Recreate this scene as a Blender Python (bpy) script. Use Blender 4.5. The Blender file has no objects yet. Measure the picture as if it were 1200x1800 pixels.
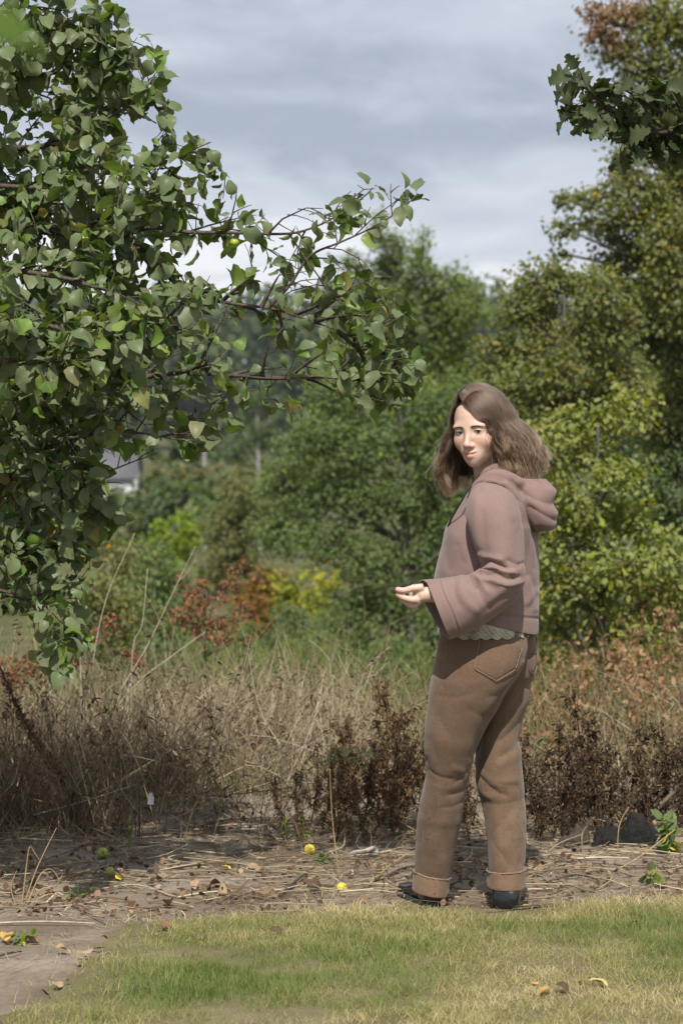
import bpy, bmesh, math, random
import numpy as np
from mathutils import Vector, Matrix, noise as mnoise

R = math.radians
scene = bpy.context.scene
COL = scene.collection

# ------------------------------------------------------------------ camera
CAM_Z = 1.5
FPX = 4250.0                       # focal length in photograph pixels (85 mm on a 36 mm tall frame)
PITCH = math.atan(147.0 / FPX)     # looking slightly down
cam_data = bpy.data.cameras.new('camera')
cam = bpy.data.objects.new('camera', cam_data)
COL.objects.link(cam)
cam.location = (0, 0, CAM_Z)
cam.rotation_euler = (math.pi / 2 - PITCH, 0, 0)
cam_data.sensor_fit = 'VERTICAL'
cam_data.sensor_height = 36
cam_data.sensor_width = 24
cam_data.lens = 85
cam_data.clip_start = 0.05
cam_data.clip_end = 5000
cam_data.dof.use_dof = True
cam_data.dof.focus_distance = 7.45
cam_data.dof.aperture_fstop = 5.0
scene.camera = cam

# ------------------------------------------------------------------ light
SUN_EL, SUN_AZ = R(52), R(2)      # azimuth: degrees to the left of straight behind the camera
sun_from = Vector((-math.sin(SUN_AZ) * math.cos(SUN_EL), -math.cos(SUN_AZ) * math.cos(SUN_EL), math.sin(SUN_EL)))
sd = bpy.data.lights.new('sun', 'SUN')
sd.energy = 5.0
sd.angle = R(0.55)
sd.color = (1.0, 0.94, 0.85)
sun = bpy.data.objects.new('sun', sd)
COL.objects.link(sun)
sun.rotation_euler = sun_from.to_track_quat('Z', 'Y').to_euler()
sun.location = (-6, -12, 15)

world = bpy.data.worlds.new('World')
scene.world = world
world.use_nodes = True
wn, wl = world.node_tree.nodes, world.node_tree.links
wn.clear()
w_out = wn.new('ShaderNodeOutputWorld')
w_sky = wn.new('ShaderNodeTexSky')
w_sky.sky_type = 'NISHITA'
w_sky.sun_disc = False
w_sky.sun_elevation = SUN_EL
w_sky.sun_rotation = math.atan2(sun_from.x, sun_from.y)
w_bg1 = wn.new('ShaderNodeBackground'); w_bg1.inputs[1].default_value = 0.10
wl.new(w_sky.outputs[0], w_bg1.inputs[0])
w_tc = wn.new('ShaderNodeTexCoord')
w_sep = wn.new('ShaderNodeSeparateXYZ'); wl.new(w_tc.outputs['Generated'], w_sep.inputs[0])
def wmath(op, a, b=None, clamp=False):
    n = wn.new('ShaderNodeMath'); n.operation = op; n.use_clamp = clamp
    for i, v in enumerate((a, b)):
        if v is None: continue
        if isinstance(v, (int, float)): n.inputs[i].default_value = v
        else: wl.new(v, n.inputs[i])
    return n.outputs[0]
# flat cloud deck seen from below: directions are projected on a level sheet
w_h = wmath('ADD', wmath('ABSOLUTE', w_sep.outputs[2]), 0.085)
w_u = wmath('DIVIDE', w_sep.outputs[0], w_h)
w_v = wmath('DIVIDE', w_sep.outputs[1], w_h)
w_comb = wn.new('ShaderNodeCombineXYZ')
wl.new(w_u, w_comb.inputs[0]); wl.new(w_v, w_comb.inputs[1])
CLOUD_SHIFT = (8.3, 0.98)
def cloud_layer(scale, loc, detail, rough, dist):
    mp = wn.new('ShaderNodeMapping'); mp.inputs['Location'].default_value = (*loc, 0.7)
    mp.inputs['Scale'].default_value = (scale[0], scale[1], 1); wl.new(w_comb.outputs[0], mp.inputs[0])
    nz = wn.new('ShaderNodeTexNoise'); nz.inputs['Scale'].default_value = 1.0
    nz.inputs['Detail'].default_value = detail; nz.inputs['Roughness'].default_value = rough; nz.inputs['Distortion'].default_value = dist
    wl.new(mp.outputs[0], nz.inputs[0]); return nz.outputs[0]
w_big = cloud_layer((0.34, 0.42), CLOUD_SHIFT, 3, 0.5, 0.2)
w_fine = cloud_layer((1.9, 1.1), (7.7, 2.1), 8, 0.60, 0.7)
w_c = wmath('ADD', wmath('MULTIPLY', w_big, 0.70), wmath('MULTIPLY', w_fine, 0.30))
w_ramp = wn.new('ShaderNodeValToRGB')
e = w_ramp.color_ramp.elements
e[0].position = 0.40; e[0].color = (0.33, 0.37, 0.455, 1)
e[1].position = 0.60; e[1].color = (0.86, 0.87, 0.90, 1)
m = e.new(0.47); m.color = (0.50, 0.54, 0.62, 1)
m = e.new(0.54); m.color = (0.63, 0.66, 0.725, 1)
wl.new(w_c, w_ramp.inputs[0])
w_bg2 = wn.new('ShaderNodeBackground'); w_bg2.inputs[1].default_value = 1.0
wl.new(w_ramp.outputs[0], w_bg2.inputs[0])
w_mix = wn.new('ShaderNodeMixShader'); w_mix.inputs[0].default_value = 0.94
wl.new(w_bg1.outputs[0], w_mix.inputs[1]); wl.new(w_bg2.outputs[0], w_mix.inputs[2])
wl.new(w_mix.outputs[0], w_out.inputs[0])

scene.view_settings.view_transform = 'Standard'
scene.view_settings.look = 'None'
scene.view_settings.exposure = 0.32
scene.view_settings.gamma = 1.0
scene.view_settings.use_curve_mapping = False
scene.render.engine = 'CYCLES'
cy = scene.cycles
cy.max_bounces = 5; cy.diffuse_bounces = 2; cy.glossy_bounces = 2
cy.transmission_bounces = 4; cy.transparent_max_bounces = 6; cy.volume_bounces = 0
cy.caustics_reflective = False; cy.caustics_refractive = False
cy.sample_clamp_indirect = 6
cy.use_denoising = True

# ------------------------------------------------------------------ helpers
_cp, _sp = math.cos(PITCH), math.sin(PITCH)
def W(px, py, Y):
    """world point seen at photograph pixel (px, py) at distance Y in front of the camera"""
    dx, dy, dz = (px - 600) / FPX, 1.0, -(py - 900) / FPX
    wy = dy * _cp + dz * _sp
    wz = -dy * _sp + dz * _cp
    k = Y / wy
    return np.array((dx * k, Y, CAM_Z + wz * k))
def PX(P):
    """photograph pixels of world points (n,3)"""
    P = np.asarray(P, float).reshape(-1, 3)
    y, z = P[:, 1], P[:, 2] - CAM_Z
    cy_ = y * _cp - z * _sp
    cz_ = y * _sp + z * _cp
    return np.stack((600 + FPX * P[:, 0] / cy_, 900 - FPX * cz_ / cy_), 1)
def smooth(a, b, x):
    t = np.clip((x - a) / (b - a), 0, 1)
    return t * t * (3 - 2 * t)
_ctrl = [(-100, 0), (9.5, 0), (14, -0.22), (25, -1.1), (45, -2.6), (90, -4.4), (160, -5.6), (260, -5.0), (380, 1.0), (520, 9), (800, 16), (1600, 20), (4000, 20)]
_cy = np.array([c[0] for c in _ctrl], float); _cz = np.array([c[1] for c in _ctrl], float)
def gz(x, y):
    """ground height"""
    x = np.asarray(x, float); y = np.asarray(y, float)
    z = np.interp(y, _cy, _cz)
    far = smooth(9, 16, y)
    z = z + far * (0.10 * np.sin(x * 0.7 + y * 0.33) + 0.07 * np.sin(x * 1.9 - y * 1.1 + 1.3))
    dirt = smooth(-0.1, -0.6, x + (y - 7.4) * 0.4) * smooth(8.2, 7.2, y) + smooth(7.55, 7.8, y)
    z = z + np.clip(dirt, 0, 1) * (0.008 * np.sin(x * 5.1 + 2.0 * np.sin(y * 3.7)) + 0.006 * np.sin(y * 9.3 + x * 4.0))
    return z

def vnoise(P):
    """smooth lattice noise in about -0.8..0.8 for points (n,3)"""
    P = np.asarray(P, float); i = np.floor(P).astype(np.int64); f = P - i; f = f * f * f * (f * (f * 6 - 15) + 10)
    out = np.zeros(len(P))
    for dx in (0, 1):
        for dy in (0, 1):
            for dz in (0, 1):
                h = (i[:, 0] + dx) * 374761393 + (i[:, 1] + dy) * 668265263 + (i[:, 2] + dz) * 2147483647 * 3
                h = (h ^ (h >> 13)) * 1274126177; h = (h ^ (h >> 16)) & 0xFFFFFF
                w_ = (f[:, 0] if dx else 1 - f[:, 0]) * (f[:, 1] if dy else 1 - f[:, 1]) * (f[:, 2] if dz else 1 - f[:, 2])
                out += w_ * (h / 8388607.5 - 1.0)
    return out * 0.8

def np_mesh(name, V, faces, attrs=None, smooth_shade=False):
    """mesh from numpy arrays; faces is a list of (n,k) index arrays; attrs: name -> per-vertex floats"""
    me = bpy.data.meshes.new(name)
    V = np.asarray(V, np.float32)
    me.vertices.add(len(V)); me.vertices.foreach_set('co', V.ravel())
    faces = [np.asarray(f, np.int32) for f in faces if len(f)]
    nl = sum(f.size for f in faces); npoly = sum(len(f) for f in faces)
    me.loops.add(nl); me.polygons.add(npoly)
    me.loops.foreach_set('vertex_index', np.concatenate([f.ravel() for f in faces]))
    starts, s = [], 0
    for f in faces:
        starts.append(s + np.arange(len(f)) * f.shape[1]); s += f.size
    me.polygons.foreach_set('loop_start', np.concatenate(starts).astype(np.int32))
    if smooth_shade:
        me.polygons.foreach_set('use_smooth', np.ones(npoly, bool))
    for k, v in (attrs or {}).items():
        v = np.asarray(v, np.float32)
        if v.ndim == 2:
            a = me.attributes.new(k, 'FLOAT_VECTOR', 'POINT'); a.data.foreach_set('vector', v.ravel())
        else:
            a = me.attributes.new(k, 'FLOAT', 'POINT'); a.data.foreach_set('value', v)
    me.update(calc_edges=True)
    me.validate()
    return me

class Geo:
    """collects pieces of geometry that make up ONE mesh"""
    def __init__(self): self.V, self.F, self.A, self.n = [], {}, [], 0
    def add(self, V, F, rnd=0.5):
        V = np.asarray(V, float); F = np.asarray(F, int)
        self.V.append(V); self.F.setdefault(F.shape[1], []).append(F + self.n)
        self.A.append(np.broadcast_to(np.asarray(rnd, float), (len(V),)).copy()); self.n += len(V)
    def mesh(self, name, smooth_shade=False):
        return np_mesh(name, np.concatenate(self.V), [np.concatenate(f) for f in self.F.values()],
                       {'rnd': np.concatenate(self.A)}, smooth_shade)

def catmull(P, n):
    P = np.asarray(P, float)
    if len(P) == 2:
        t = np.linspace(0, 1, n)[:, None]; return P[0] * (1 - t) + P[1] * t
    Q = np.vstack((2 * P[0] - P[1], P, 2 * P[-1] - P[-2]))
    u = np.linspace(0, len(P) - 1 - 1e-9, n); i = u.astype(int); t = (u - i)[:, None]
    p0, p1, p2, p3 = Q[i], Q[i + 1], Q[i + 2], Q[i + 3]
    return 0.5 * (2 * p1 + (p2 - p0) * t + (2 * p0 - 5 * p1 + 4 * p2 - p3) * t * t + (3 * p1 - p0 - 3 * p2 + p3) * t ** 3)

def tube(P, r, nseg=6, cap=True):
    """V, quads (and caps as degenerate quads) of a tube along points P with radii r"""
    P = np.asarray(P, float); n = len(P)
    r = np.broadcast_to(np.asarray(r, float), (n,))
    T = np.gradient(P, axis=0); T /= np.linalg.norm(T, axis=1)[:, None] + 1e-12
    up = np.array((0.31, 0.17, 0.93)) if abs(T[0][2]) < 0.9 else np.array((1.0, 0.1, 0.0))
    A = np.cross(T, up); A /= np.linalg.norm(A, axis=1)[:, None] + 1e-12
    B = np.cross(T, A)
    th = np.linspace(0, 2 * np.pi, nseg, endpoint=False)
    V = P[:, None] + r[:, None, None] * (np.cos(th)[None, :, None] * A[:, None] + np.sin(th)[None, :, None] * B[:, None])
    V = V.reshape(-1, 3)
    i, j = np.meshgrid(np.arange(n - 1), np.arange(nseg), indexing='ij')
    a = i * nseg + j; b = i * nseg + (j + 1) % nseg
    F = np.stack((a, b, b + nseg, a + nseg), -1).reshape(-1, 4)
    if cap and nseg == 4:
        F = np.vstack((F, [[3, 2, 1, 0]], [[(n - 1) * nseg + k for k in range(4)]]))
    elif cap and nseg == 6:
        o = (n - 1) * nseg
        F = np.vstack((F, [[0, 3, 2, 1], [0, 5, 4, 3]], [[o, o + 1, o + 2, o + 3], [o, o + 3, o + 4, o + 5]]))
    return V, F

def link(name, data, parent=None, mat=None):
    o = bpy.data.objects.new(name, data); COL.objects.link(o)
    if parent is not None: o.parent = parent
    if mat is not None and data is not None:
        data.materials.clear(); data.materials.append(mat)
    return o
def tag(o, label=None, cat=None, group=None, kind=None):
    if label: o['label'] = label
    if cat: o['category'] = cat
    if group: o['group'] = group
    if kind: o['kind'] = kind
    return o
def empty(name, loc, label=None, cat=None, group=None):
    o = bpy.data.objects.new(name, None); COL.objects.link(o)
    o.location = [float(v) for v in loc]; o.empty_display_size = 0.1
    return tag(o, label, cat, group)
def child(name, me, parent, mat):
    """part whose mesh is in world coordinates, hung under an (unrotated) parent"""
    o = link(name, me, parent, mat)
    o.location = -Vector(parent.location) if parent.parent is None else (0, 0, 0)
    return o

# ------------------------------------------------------------------ materials
def srgb(r, g, b):
    f = lambda c: (c / 255 / 12.92) if c / 255 <= 0.04045 else ((c / 255 + 0.055) / 1.055) ** 2.4
    return (f(r), f(g), f(b), 1)
class NT:
    def __init__(self, name):
        self.m = bpy.data.materials.new(name); self.m.use_nodes = True
        self.n, self.l = self.m.node_tree.nodes, self.m.node_tree.links
        self.n.clear()
        self.out = self.n.new('ShaderNodeOutputMaterial')
    def node(self, t, **kw):
        n = self.n.new(t)
        for k, v in kw.items(): setattr(n, k, v)
        return n
    def set(self, sock, v):
        if isinstance(v, bpy.types.NodeSocket): self.l.new(v, sock)
        else: sock.default_value = v
    def attr(self, name): return self.node('ShaderNodeAttribute', attribute_name=name).outputs['Fac']
    def attrv(self, name): return self.node('ShaderNodeAttribute', attribute_name=name).outputs['Vector']
    def ramp(self, fac, stops, interp='LINEAR'):
        n = self.node('ShaderNodeValToRGB'); n.color_ramp.interpolation = interp
        el = n.color_ramp.elements
        while len(el) < len(stops): el.new(0.5)
        for e_, (p, c) in zip(el, stops):
            e_.position = p; e_.color = c if len(c) == 4 else (*c, 1)
        self.set(n.inputs[0], fac); return n.outputs[0]
    def noise(self, scale, detail=4, rough=0.5, vec=None, dist=0.0, out=0):
        n = self.node('ShaderNodeTexNoise'); n.inputs['Scale'].default_value = scale
        n.inputs['Detail'].default_value = detail; n.inputs['Roughness'].default_value = rough
        n.inputs['Distortion'].default_value = dist
        if vec is not None: self.l.new(vec, n.inputs['Vector'])
        return n.outputs[out]
    def coord(self, which='Object'): return self.node('ShaderNodeTexCoord').outputs[which]
    def mapping(self, vec, scale=(1, 1, 1), loc=(0, 0, 0), rot=(0, 0, 0)):
        n = self.node('ShaderNodeMapping'); n.inputs['Scale'].default_value = scale
        n.inputs['Location'].default_value = loc; n.inputs['Rotation'].default_value = rot
        self.l.new(vec, n.inputs[0]); return n.outputs[0]
    def math(self, op, a, b=0.0, clamp=False):
        n = self.node('ShaderNodeMath', operation=op, use_clamp=clamp)
        self.set(n.inputs[0], a); self.set(n.inputs[1], b); return n.outputs[0]
    def mix(self, fac, a, b, mode='MIX'):
        n = self.node('ShaderNodeMix', data_type='RGBA', blend_type=mode)
        self.set(n.inputs[0], fac); self.set(n.inputs[6], a); self.set(n.inputs[7], b); return n.outputs[2]
    def bump(self, h, strength=0.3, dist=0.01):
        n = self.node('ShaderNodeBump'); n.inputs['Strength'].default_value = strength
        n.inputs['Distance'].default_value = dist; self.l.new(h, n.inputs['Height']); return n.outputs[0]
    def principled(self, color, rough=0.6, normal=None, spec=0.5, **kw):
        n = self.node('ShaderNodeBsdfPrincipled')
        self.set(n.inputs['Base Color'], color); self.set(n.inputs['Roughness'], rough)
        self.set(n.inputs['Specular IOR Level'], spec)
        if normal is not None: self.l.new(normal, n.inputs['Normal'])
        for k, v in kw.items(): self.set(n.inputs[k.replace('_', ' ')], v)
        return n.outputs[0]
    def finish(self, sh):
        self.l.new(sh, self.out.inputs[0]); return self.m

def leaf_mat(name, stops, under=None, trans=0.35, rough=0.5, spec=0.2, per_object=False, veins=False, spots=0.0, trans_tint=(1.25, 1.2, 0.5)):
    """leaf material: upper face colour by a per-leaf random number, paler underside, light passes through"""
    t = NT(name)
    rnd = t.node('ShaderNodeObjectInfo').outputs['Random'] if per_object else t.attr('rnd')
    col = t.ramp(rnd, stops)
    if spots:
        co = t.coord('Object')
        loc = t.node('ShaderNodeObjectInfo').outputs['Location']
        add = t.node('ShaderNodeVectorMath', operation='ADD'); t.l.new(co, add.inputs[0]); t.l.new(loc, add.inputs[1])
        nz = t.noise(55, 3, 0.6, add.outputs[0])
        nz2 = t.noise(9, 2, 0.5, add.outputs[0])
        mask = t.math('MULTIPLY', t.ramp(nz, [(0.56, (0, 0, 0)), (0.63, (1, 1, 1))]), t.ramp(nz2, [(0.5, (0, 0, 0)), (0.6, (1, 1, 1))]))
        col = t.mix(t.math('MULTIPLY', mask, spots), col, (0.22, 0.15, 0.06, 1))
        col = t.mix(0.25, col, t.mix(1.0, col, t.ramp(t.noise(20, 3, 0.6, add.outputs[0]), [(0.3, (0.55, 0.55, 0.55)), (0.7, (1.5, 1.5, 1.4))]), 'MULTIPLY'))
    if veins:
        sv = t.node('ShaderNodeSeparateXYZ'); t.l.new(t.coord('Object'), sv.inputs[0])
        ay = t.math('ABSOLUTE', sv.outputs[1])
        rib = t.ramp(ay, [(0.008, (1, 1, 1)), (0.022, (0, 0, 0))])
        ph = t.math('SINE', t.math('MULTIPLY', t.math('SUBTRACT', sv.outputs[0], t.math('MULTIPLY', ay, 0.8)), 48.0))
        side = t.math('MULTIPLY', t.ramp(ph, [(0.80, (0, 0, 0)), (0.97, (1, 1, 1))]), 0.35)
        col = t.mix(t.math('MULTIPLY', t.math('ADD', rib, side, True), 0.45), col, (0.20, 0.25, 0.09, 1))
    if under:
        back = t.node('ShaderNodeNewGeometry').outputs['Backfacing']
        col = t.mix(back, col, t.mix(0.75, col, (*under, 1)))
    p = t.principled(col, rough, spec=spec)
    tr = t.node('ShaderNodeBsdfTranslucent')
    t.l.new(t.mix(1.0, col, (*trans_tint, 1), 'MULTIPLY'), tr.inputs[0])
    mx = t.node('ShaderNodeMixShader'); mx.inputs[0].default_value = trans
    t.l.new(p, mx.inputs[1]); t.l.new(tr.outputs[0], mx.inputs[2])
    return t.finish(mx.outputs[0])

def bark_mat(name, c1, c2, scale=30, rough=0.85):
    t = NT(name)
    v = t.mapping(t.coord('Object'), (1, 1, 0.35))
    nz = t.noise(scale, 5, 0.65, v)
    col = t.ramp(nz, [(0.3, c1), (0.7, c2)])
    return t.finish(t.principled(col, rough, t.bump(nz, 0.6, 0.01), spec=0.2))

# leaf template shared by every leaf cloud: 6 points, folded along the midrib
_LT = np.array([(0, 0, 0), (0.30, 0.27, 0.05), (0.68, 0.25, 0.04), (1.0, 0, -0.10), (0.68, -0.25, 0.04), (0.30, -0.27, 0.05)])
_LF = np.array([(0, 1, 2, 3), (0, 3, 4, 5)])
def leaf_cloud(geo, rng, P, size, outward=None, droop=0.35, upbias=0.5, width=1.0, rnd=None):
    """leaf blades at points P"""
    n = len(P)
    D = rng.normal(size=(n, 3))
    if outward is not None: D = D * 0.7 + outward
    D[:, 2] -= droop
    D /= np.linalg.norm(D, axis=1)[:, None] + 1e-9
    U = rng.normal(size=(n, 3)); U[:, 2] += upbias * 1.4; U += upbias * 1.3 * np.array(sun_from)
    N = U - (U * D).sum(1)[:, None] * D; N /= np.linalg.norm(N, axis=1)[:, None] + 1e-9
    S = np.cross(N, D)
    s = size * rng.uniform(0.65, 1.25, n)
    V = P[:, None] + s[:, None, None] * (_LT[None, :, 0:1] * D[:, None] + width * _LT[None, :, 1:2] * S[:, None] + _LT[None, :, 2:3] * N[:, None])
    F = (np.arange(n)[:, None, None] * 6 + _LF[None]).reshape(-1, 4)
    geo.add(V.reshape(-1, 3), F, np.repeat(rng.random(n) if rnd is None else rnd, 6))

def in_poly(pts, poly):
    x, y = pts[:, 0], pts[:, 1]; c = np.zeros(len(pts), bool); m_ = len(poly)
    for i in range(m_):
        x1, y1 = poly[i]; x2, y2 = poly[(i + 1) % m_]
        k = ((y1 > y) != (y2 > y)) & (x < (x2 - x1) * (y - y1) / ((y2 - y1) if y2 != y1 else 1e-9) + x1)
        c ^= k
    return c

# ================================================================== the setting
# ground: one sheet to the horizon, fine near the camera
gx = np.concatenate((-np.geomspace(2200, 6.2, 34), np.linspace(-6, 6, 121), np.geomspace(6.2, 2200, 34)))
gy = np.concatenate((np.linspace(-60, 3, 12), np.linspace(3.3, 14, 100), np.geomspace(14.4, 3500, 70)))
GX, GY = np.meshgrid(gx, gy)
GV = np.stack((GX, GY, gz(GX, GY)), -1).reshape(-1, 3)
ii, jj = np.meshgrid(np.arange(len(gy) - 1), np.arange(len(gx) - 1), indexing='ij')
a_ = (ii * len(gx) + jj).ravel()
GF = np.stack((a_, a_ + 1, a_ + 1 + len(gx), a_ + len(gx)), -1)
t = NT('dry_soil')
co = t.coord('Object')
n1 = t.noise(2.3, 6, 0.6, co); n2 = t.noise(34, 6, 0.7, co); n3 = t.noise(160, 3, 0.6, co)
soil = t.ramp(n1, [(0.32, (0.115, 0.088, 0.064)), (0.5, (0.195, 0.158, 0.120)), (0.72, (0.30, 0.252, 0.200))])
soil = t.mix(t.ramp(n2, [(0.33, (0.6, 0.6, 0.6)), (0.52, (0, 0, 0))]), soil, (0.11, 0.083, 0.06, 1))
gy_ = t.node('ShaderNodeSeparateXYZ'); t.l.new(co, gy_.inputs[0])
farm = t.math('MULTIPLY', t.math('SUBTRACT', gy_.outputs[1], 11.5), 0.25, True)
field = t.ramp(t.noise(0.6, 5, 0.6, co), [(0.35, (0.045, 0.060, 0.022)), (0.6, (0.11, 0.10, 0.045))])
soil = t.mix(farm, soil, field)
hb = t.math('ADD', t.math('MULTIPLY', n2, 0.7), t.math('MULTIPLY', n3, 0.3))
m_soil = t.finish(t.principled(soil, 0.95, t.bump(hb, 0.6, 0.015), spec=0.1))
ground = link('ground', np_mesh('ground', GV, [GF], smooth_shade=True), None, m_soil)
tag(ground, 'dry grey-brown soil and rough ground under the brush', 'ground', kind='structure')

# ---------------- foliage materials (base colours by per-leaf random number)
M = {}
M['far'] = leaf_mat('far_wood_leaf', [(0, (0.034, 0.054, 0.020)), (0.6, (0.059, 0.086, 0.027)), (1, (0.095, 0.120, 0.037))], trans=0.25, rough=0.7, spec=0.15)
M['mid'] = leaf_mat('mid_green_leaf', [(0, (0.101, 0.171, 0.024)), (0.55, (0.173, 0.260, 0.039)), (0.88, (0.288, 0.361, 0.054)), (0.94, (0.632, 0.497, 0.054)), (1, (0.805, 0.542, 0.064))], (0.11, 0.15, 0.08), rough=0.55)
M['spire'] = leaf_mat('spire_leaf', [(0, (0.122, 0.191, 0.021)), (0.6, (0.216, 0.294, 0.035)), (1, (0.352, 0.404, 0.057))], (0.11, 0.15, 0.07), rough=0.5)
M['dark'] = leaf_mat('dark_green_leaf', [(0, (0.060, 0.110, 0.019)), (0.6, (0.109, 0.172, 0.030)), (1, (0.191, 0.243, 0.045))], (0.08, 0.11, 0.06), rough=0.55)
M['olive'] = leaf_mat('olive_leaf', [(0, (0.102, 0.149, 0.020)), (0.5, (0.196, 0.238, 0.036)), (0.8, (0.287, 0.286, 0.045)), (0.92, (0.493, 0.337, 0.057)), (1, (0.739, 0.436, 0.045))], (0.14, 0.15, 0.07), rough=0.5, spec=0.2)
M['maple'] = leaf_mat('yellow_green_leaf', [(0, (0.103, 0.159, 0.014)), (0.4, (0.194, 0.253, 0.024)), (0.75, (0.308, 0.335, 0.036)), (0.95, (0.484, 0.389, 0.048)), (1, (0.557, 0.318, 0.080))], (0.20, 0.22, 0.08), rough=0.5)
M['rust'] = leaf_mat('rusty_leaf', [(0, (0.094, 0.093, 0.028)), (0.4, (0.188, 0.130, 0.044)), (0.75, (0.287, 0.148, 0.068)), (1, (0.376, 0.210, 0.099))], (0.2, 0.13, 0.07), rough=0.5)
M['yellow'] = leaf_mat('yellow_bush_leaf', [(0, (0.120, 0.156, 0.018)), (0.5, (0.228, 0.258, 0.026)), (1, (0.384, 0.348, 0.036))], rough=0.55)
M['orange'] = leaf_mat('orange_bush_leaf', [(0, (0.10, 0.075, 0.02)), (0.5, (0.19, 0.10, 0.025)), (1, (0.26, 0.16, 0.03))], rough=0.55)
M['brush'] = leaf_mat('olive_brush_leaf', [(0, (0.091, 0.112, 0.039)), (0.5, (0.147, 0.161, 0.058)), (1, (0.238, 0.210, 0.091))], rough=0.6)
M['lime'] = leaf_mat('lime_bush_leaf', [(0, (0.120, 0.192, 0.014)), (1, (0.240, 0.324, 0.024))], rough=0.55)
M['brown'] = leaf_mat('dead_red_brown_leaf', [(0, (0.10, 0.045, 0.022)), (0.6, (0.22, 0.095, 0.045)), (1, (0.32, 0.17, 0.09))], trans=0.25, rough=0.7, spec=0.15)
M['bark'] = bark_mat('grey_bark', (0.055, 0.048, 0.042), (0.15, 0.135, 0.12))
M['pale_bark'] = bark_mat('pale_bark', (0.16, 0.15, 0.135), (0.36, 0.34, 0.31), 14)
M['dark_bark'] = bark_mat('dark_bark', (0.035, 0.026, 0.022), (0.10, 0.075, 0.062), 60)

def leafy(name, label, cat, clumps, Y, leaf, mat, bark='bark', trunk=None, depth=1.0, dens=1.0, group=None, seed=0, extra=None, r_trunk=0.06, spread=0.16, upb=0.8):
    """tree or bush: clumps are (px, py, rx, ry[, dY[, material]]) of the crown's masses at distance Y; limbs reach every clump"""
    rng = np.random.default_rng(seed + 11)
    sc = FPX / Y
    cl = [(c[0], c[1], c[2], c[3], c[4] if len(c) > 4 else rng.uniform(-1, 1) * 0.35 * depth, c[5] if len(c) > 5 else mat) for c in clumps]
    if trunk is None:
        bx = float(np.mean([c[0] for c in cl]))
        base = W(bx, 753, Y); base[2] = gz(base[0], Y)
        top = W(bx, min(c[1] for c in cl) + 10, Y)
        tr = catmull([base - (0, 0, .1), base * 0.55 + top * 0.45 + (0.04 * rng.normal(), 0, 0), top], 14)
    else:
        pts = [W(x, y, Y) for x, y in trunk]
        b = pts[0].copy(); b[2] = min(b[2], float(gz(b[0], Y)) - 0.1)
        tr = catmull([b] + pts, 22)
    base = tr[0].copy(); base[2] = float(gz(base[0], base[1]))
    root = empty(name, base, label, cat, group)
    wood = Geo()
    rr = np.linspace(r_trunk, r_trunk * 0.18, len(tr))
    wood.add(*tube(tr, rr, 8, False))
    geos = {}
    for (cx, cy_, rx, ry, dY, mm) in cl:
        C = W(cx, cy_, Y + dY)
        rad = np.array((rx / sc, 0.5 * (rx + ry) / sc * depth, ry / sc))
        # limb: leaves the trunk below the clump and rises to it
        zt = tr[:, 2]; k = int(np.argmin(np.abs(zt - (C[2] - rad[2] * 0.9 - 0.25 * np.linalg.norm(C[:2] - tr[len(tr) // 2][:2])))))
        k = min(k, len(tr) - 3)
        lim = catmull([tr[k], tr[k] * 0.45 + C * 0.55 + np.array((0, 0, -0.12 * rad[2])), C], 9)
        wood.add(*tube(lim, np.linspace(rr[k] * 0.55, rr[k] * 0.12 + 0.002, 9), 5, False))
        nl = int(dens * 3.3 * rx * ry * 3.14 / (0.28 * (leaf * sc) ** 2))
        ns = max(6, nl // 26)
        D = rng.normal(size=(ns, 3)); D /= np.linalg.norm(D, axis=1)[:, None]
        rr_ = rng.random(ns) ** 0.42
        S = C + D * rad * rr_[:, None]
        for s_ in S[:: max(1, ns // 16)]:
            q = catmull([C, 0.5 * (C + s_) + rng.normal(size=3) * 0.06 * rad, s_], 5)
            wood.add(*tube(q, np.linspace(rr[k] * 0.16 + 0.002, 0.002, 5), 3, False))
        idx = rng.integers(0, ns, nl)
        P = S[idx] + rng.normal(size=(nl, 3)) * spread * (rad.mean() ** 0.5) * np.array((1, 1, 0.7))
        hue = np.clip(rng.random(nl) * 0.75 + (rng.random(ns) * 0.25)[idx], 0, 1)
        g = geos.setdefault(mm, Geo())
        leaf_cloud(g, rng, P, leaf, outward=D[idx] * 0.6, rnd=hue, upbias=upb)
    child('trunk', wood.mesh('trunk', True), root, M[bark])
    for k, (mm, g) in enumerate(geos.items()):
        child('crown', g.mesh('crown'), root, M[mm])
    return root

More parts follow.
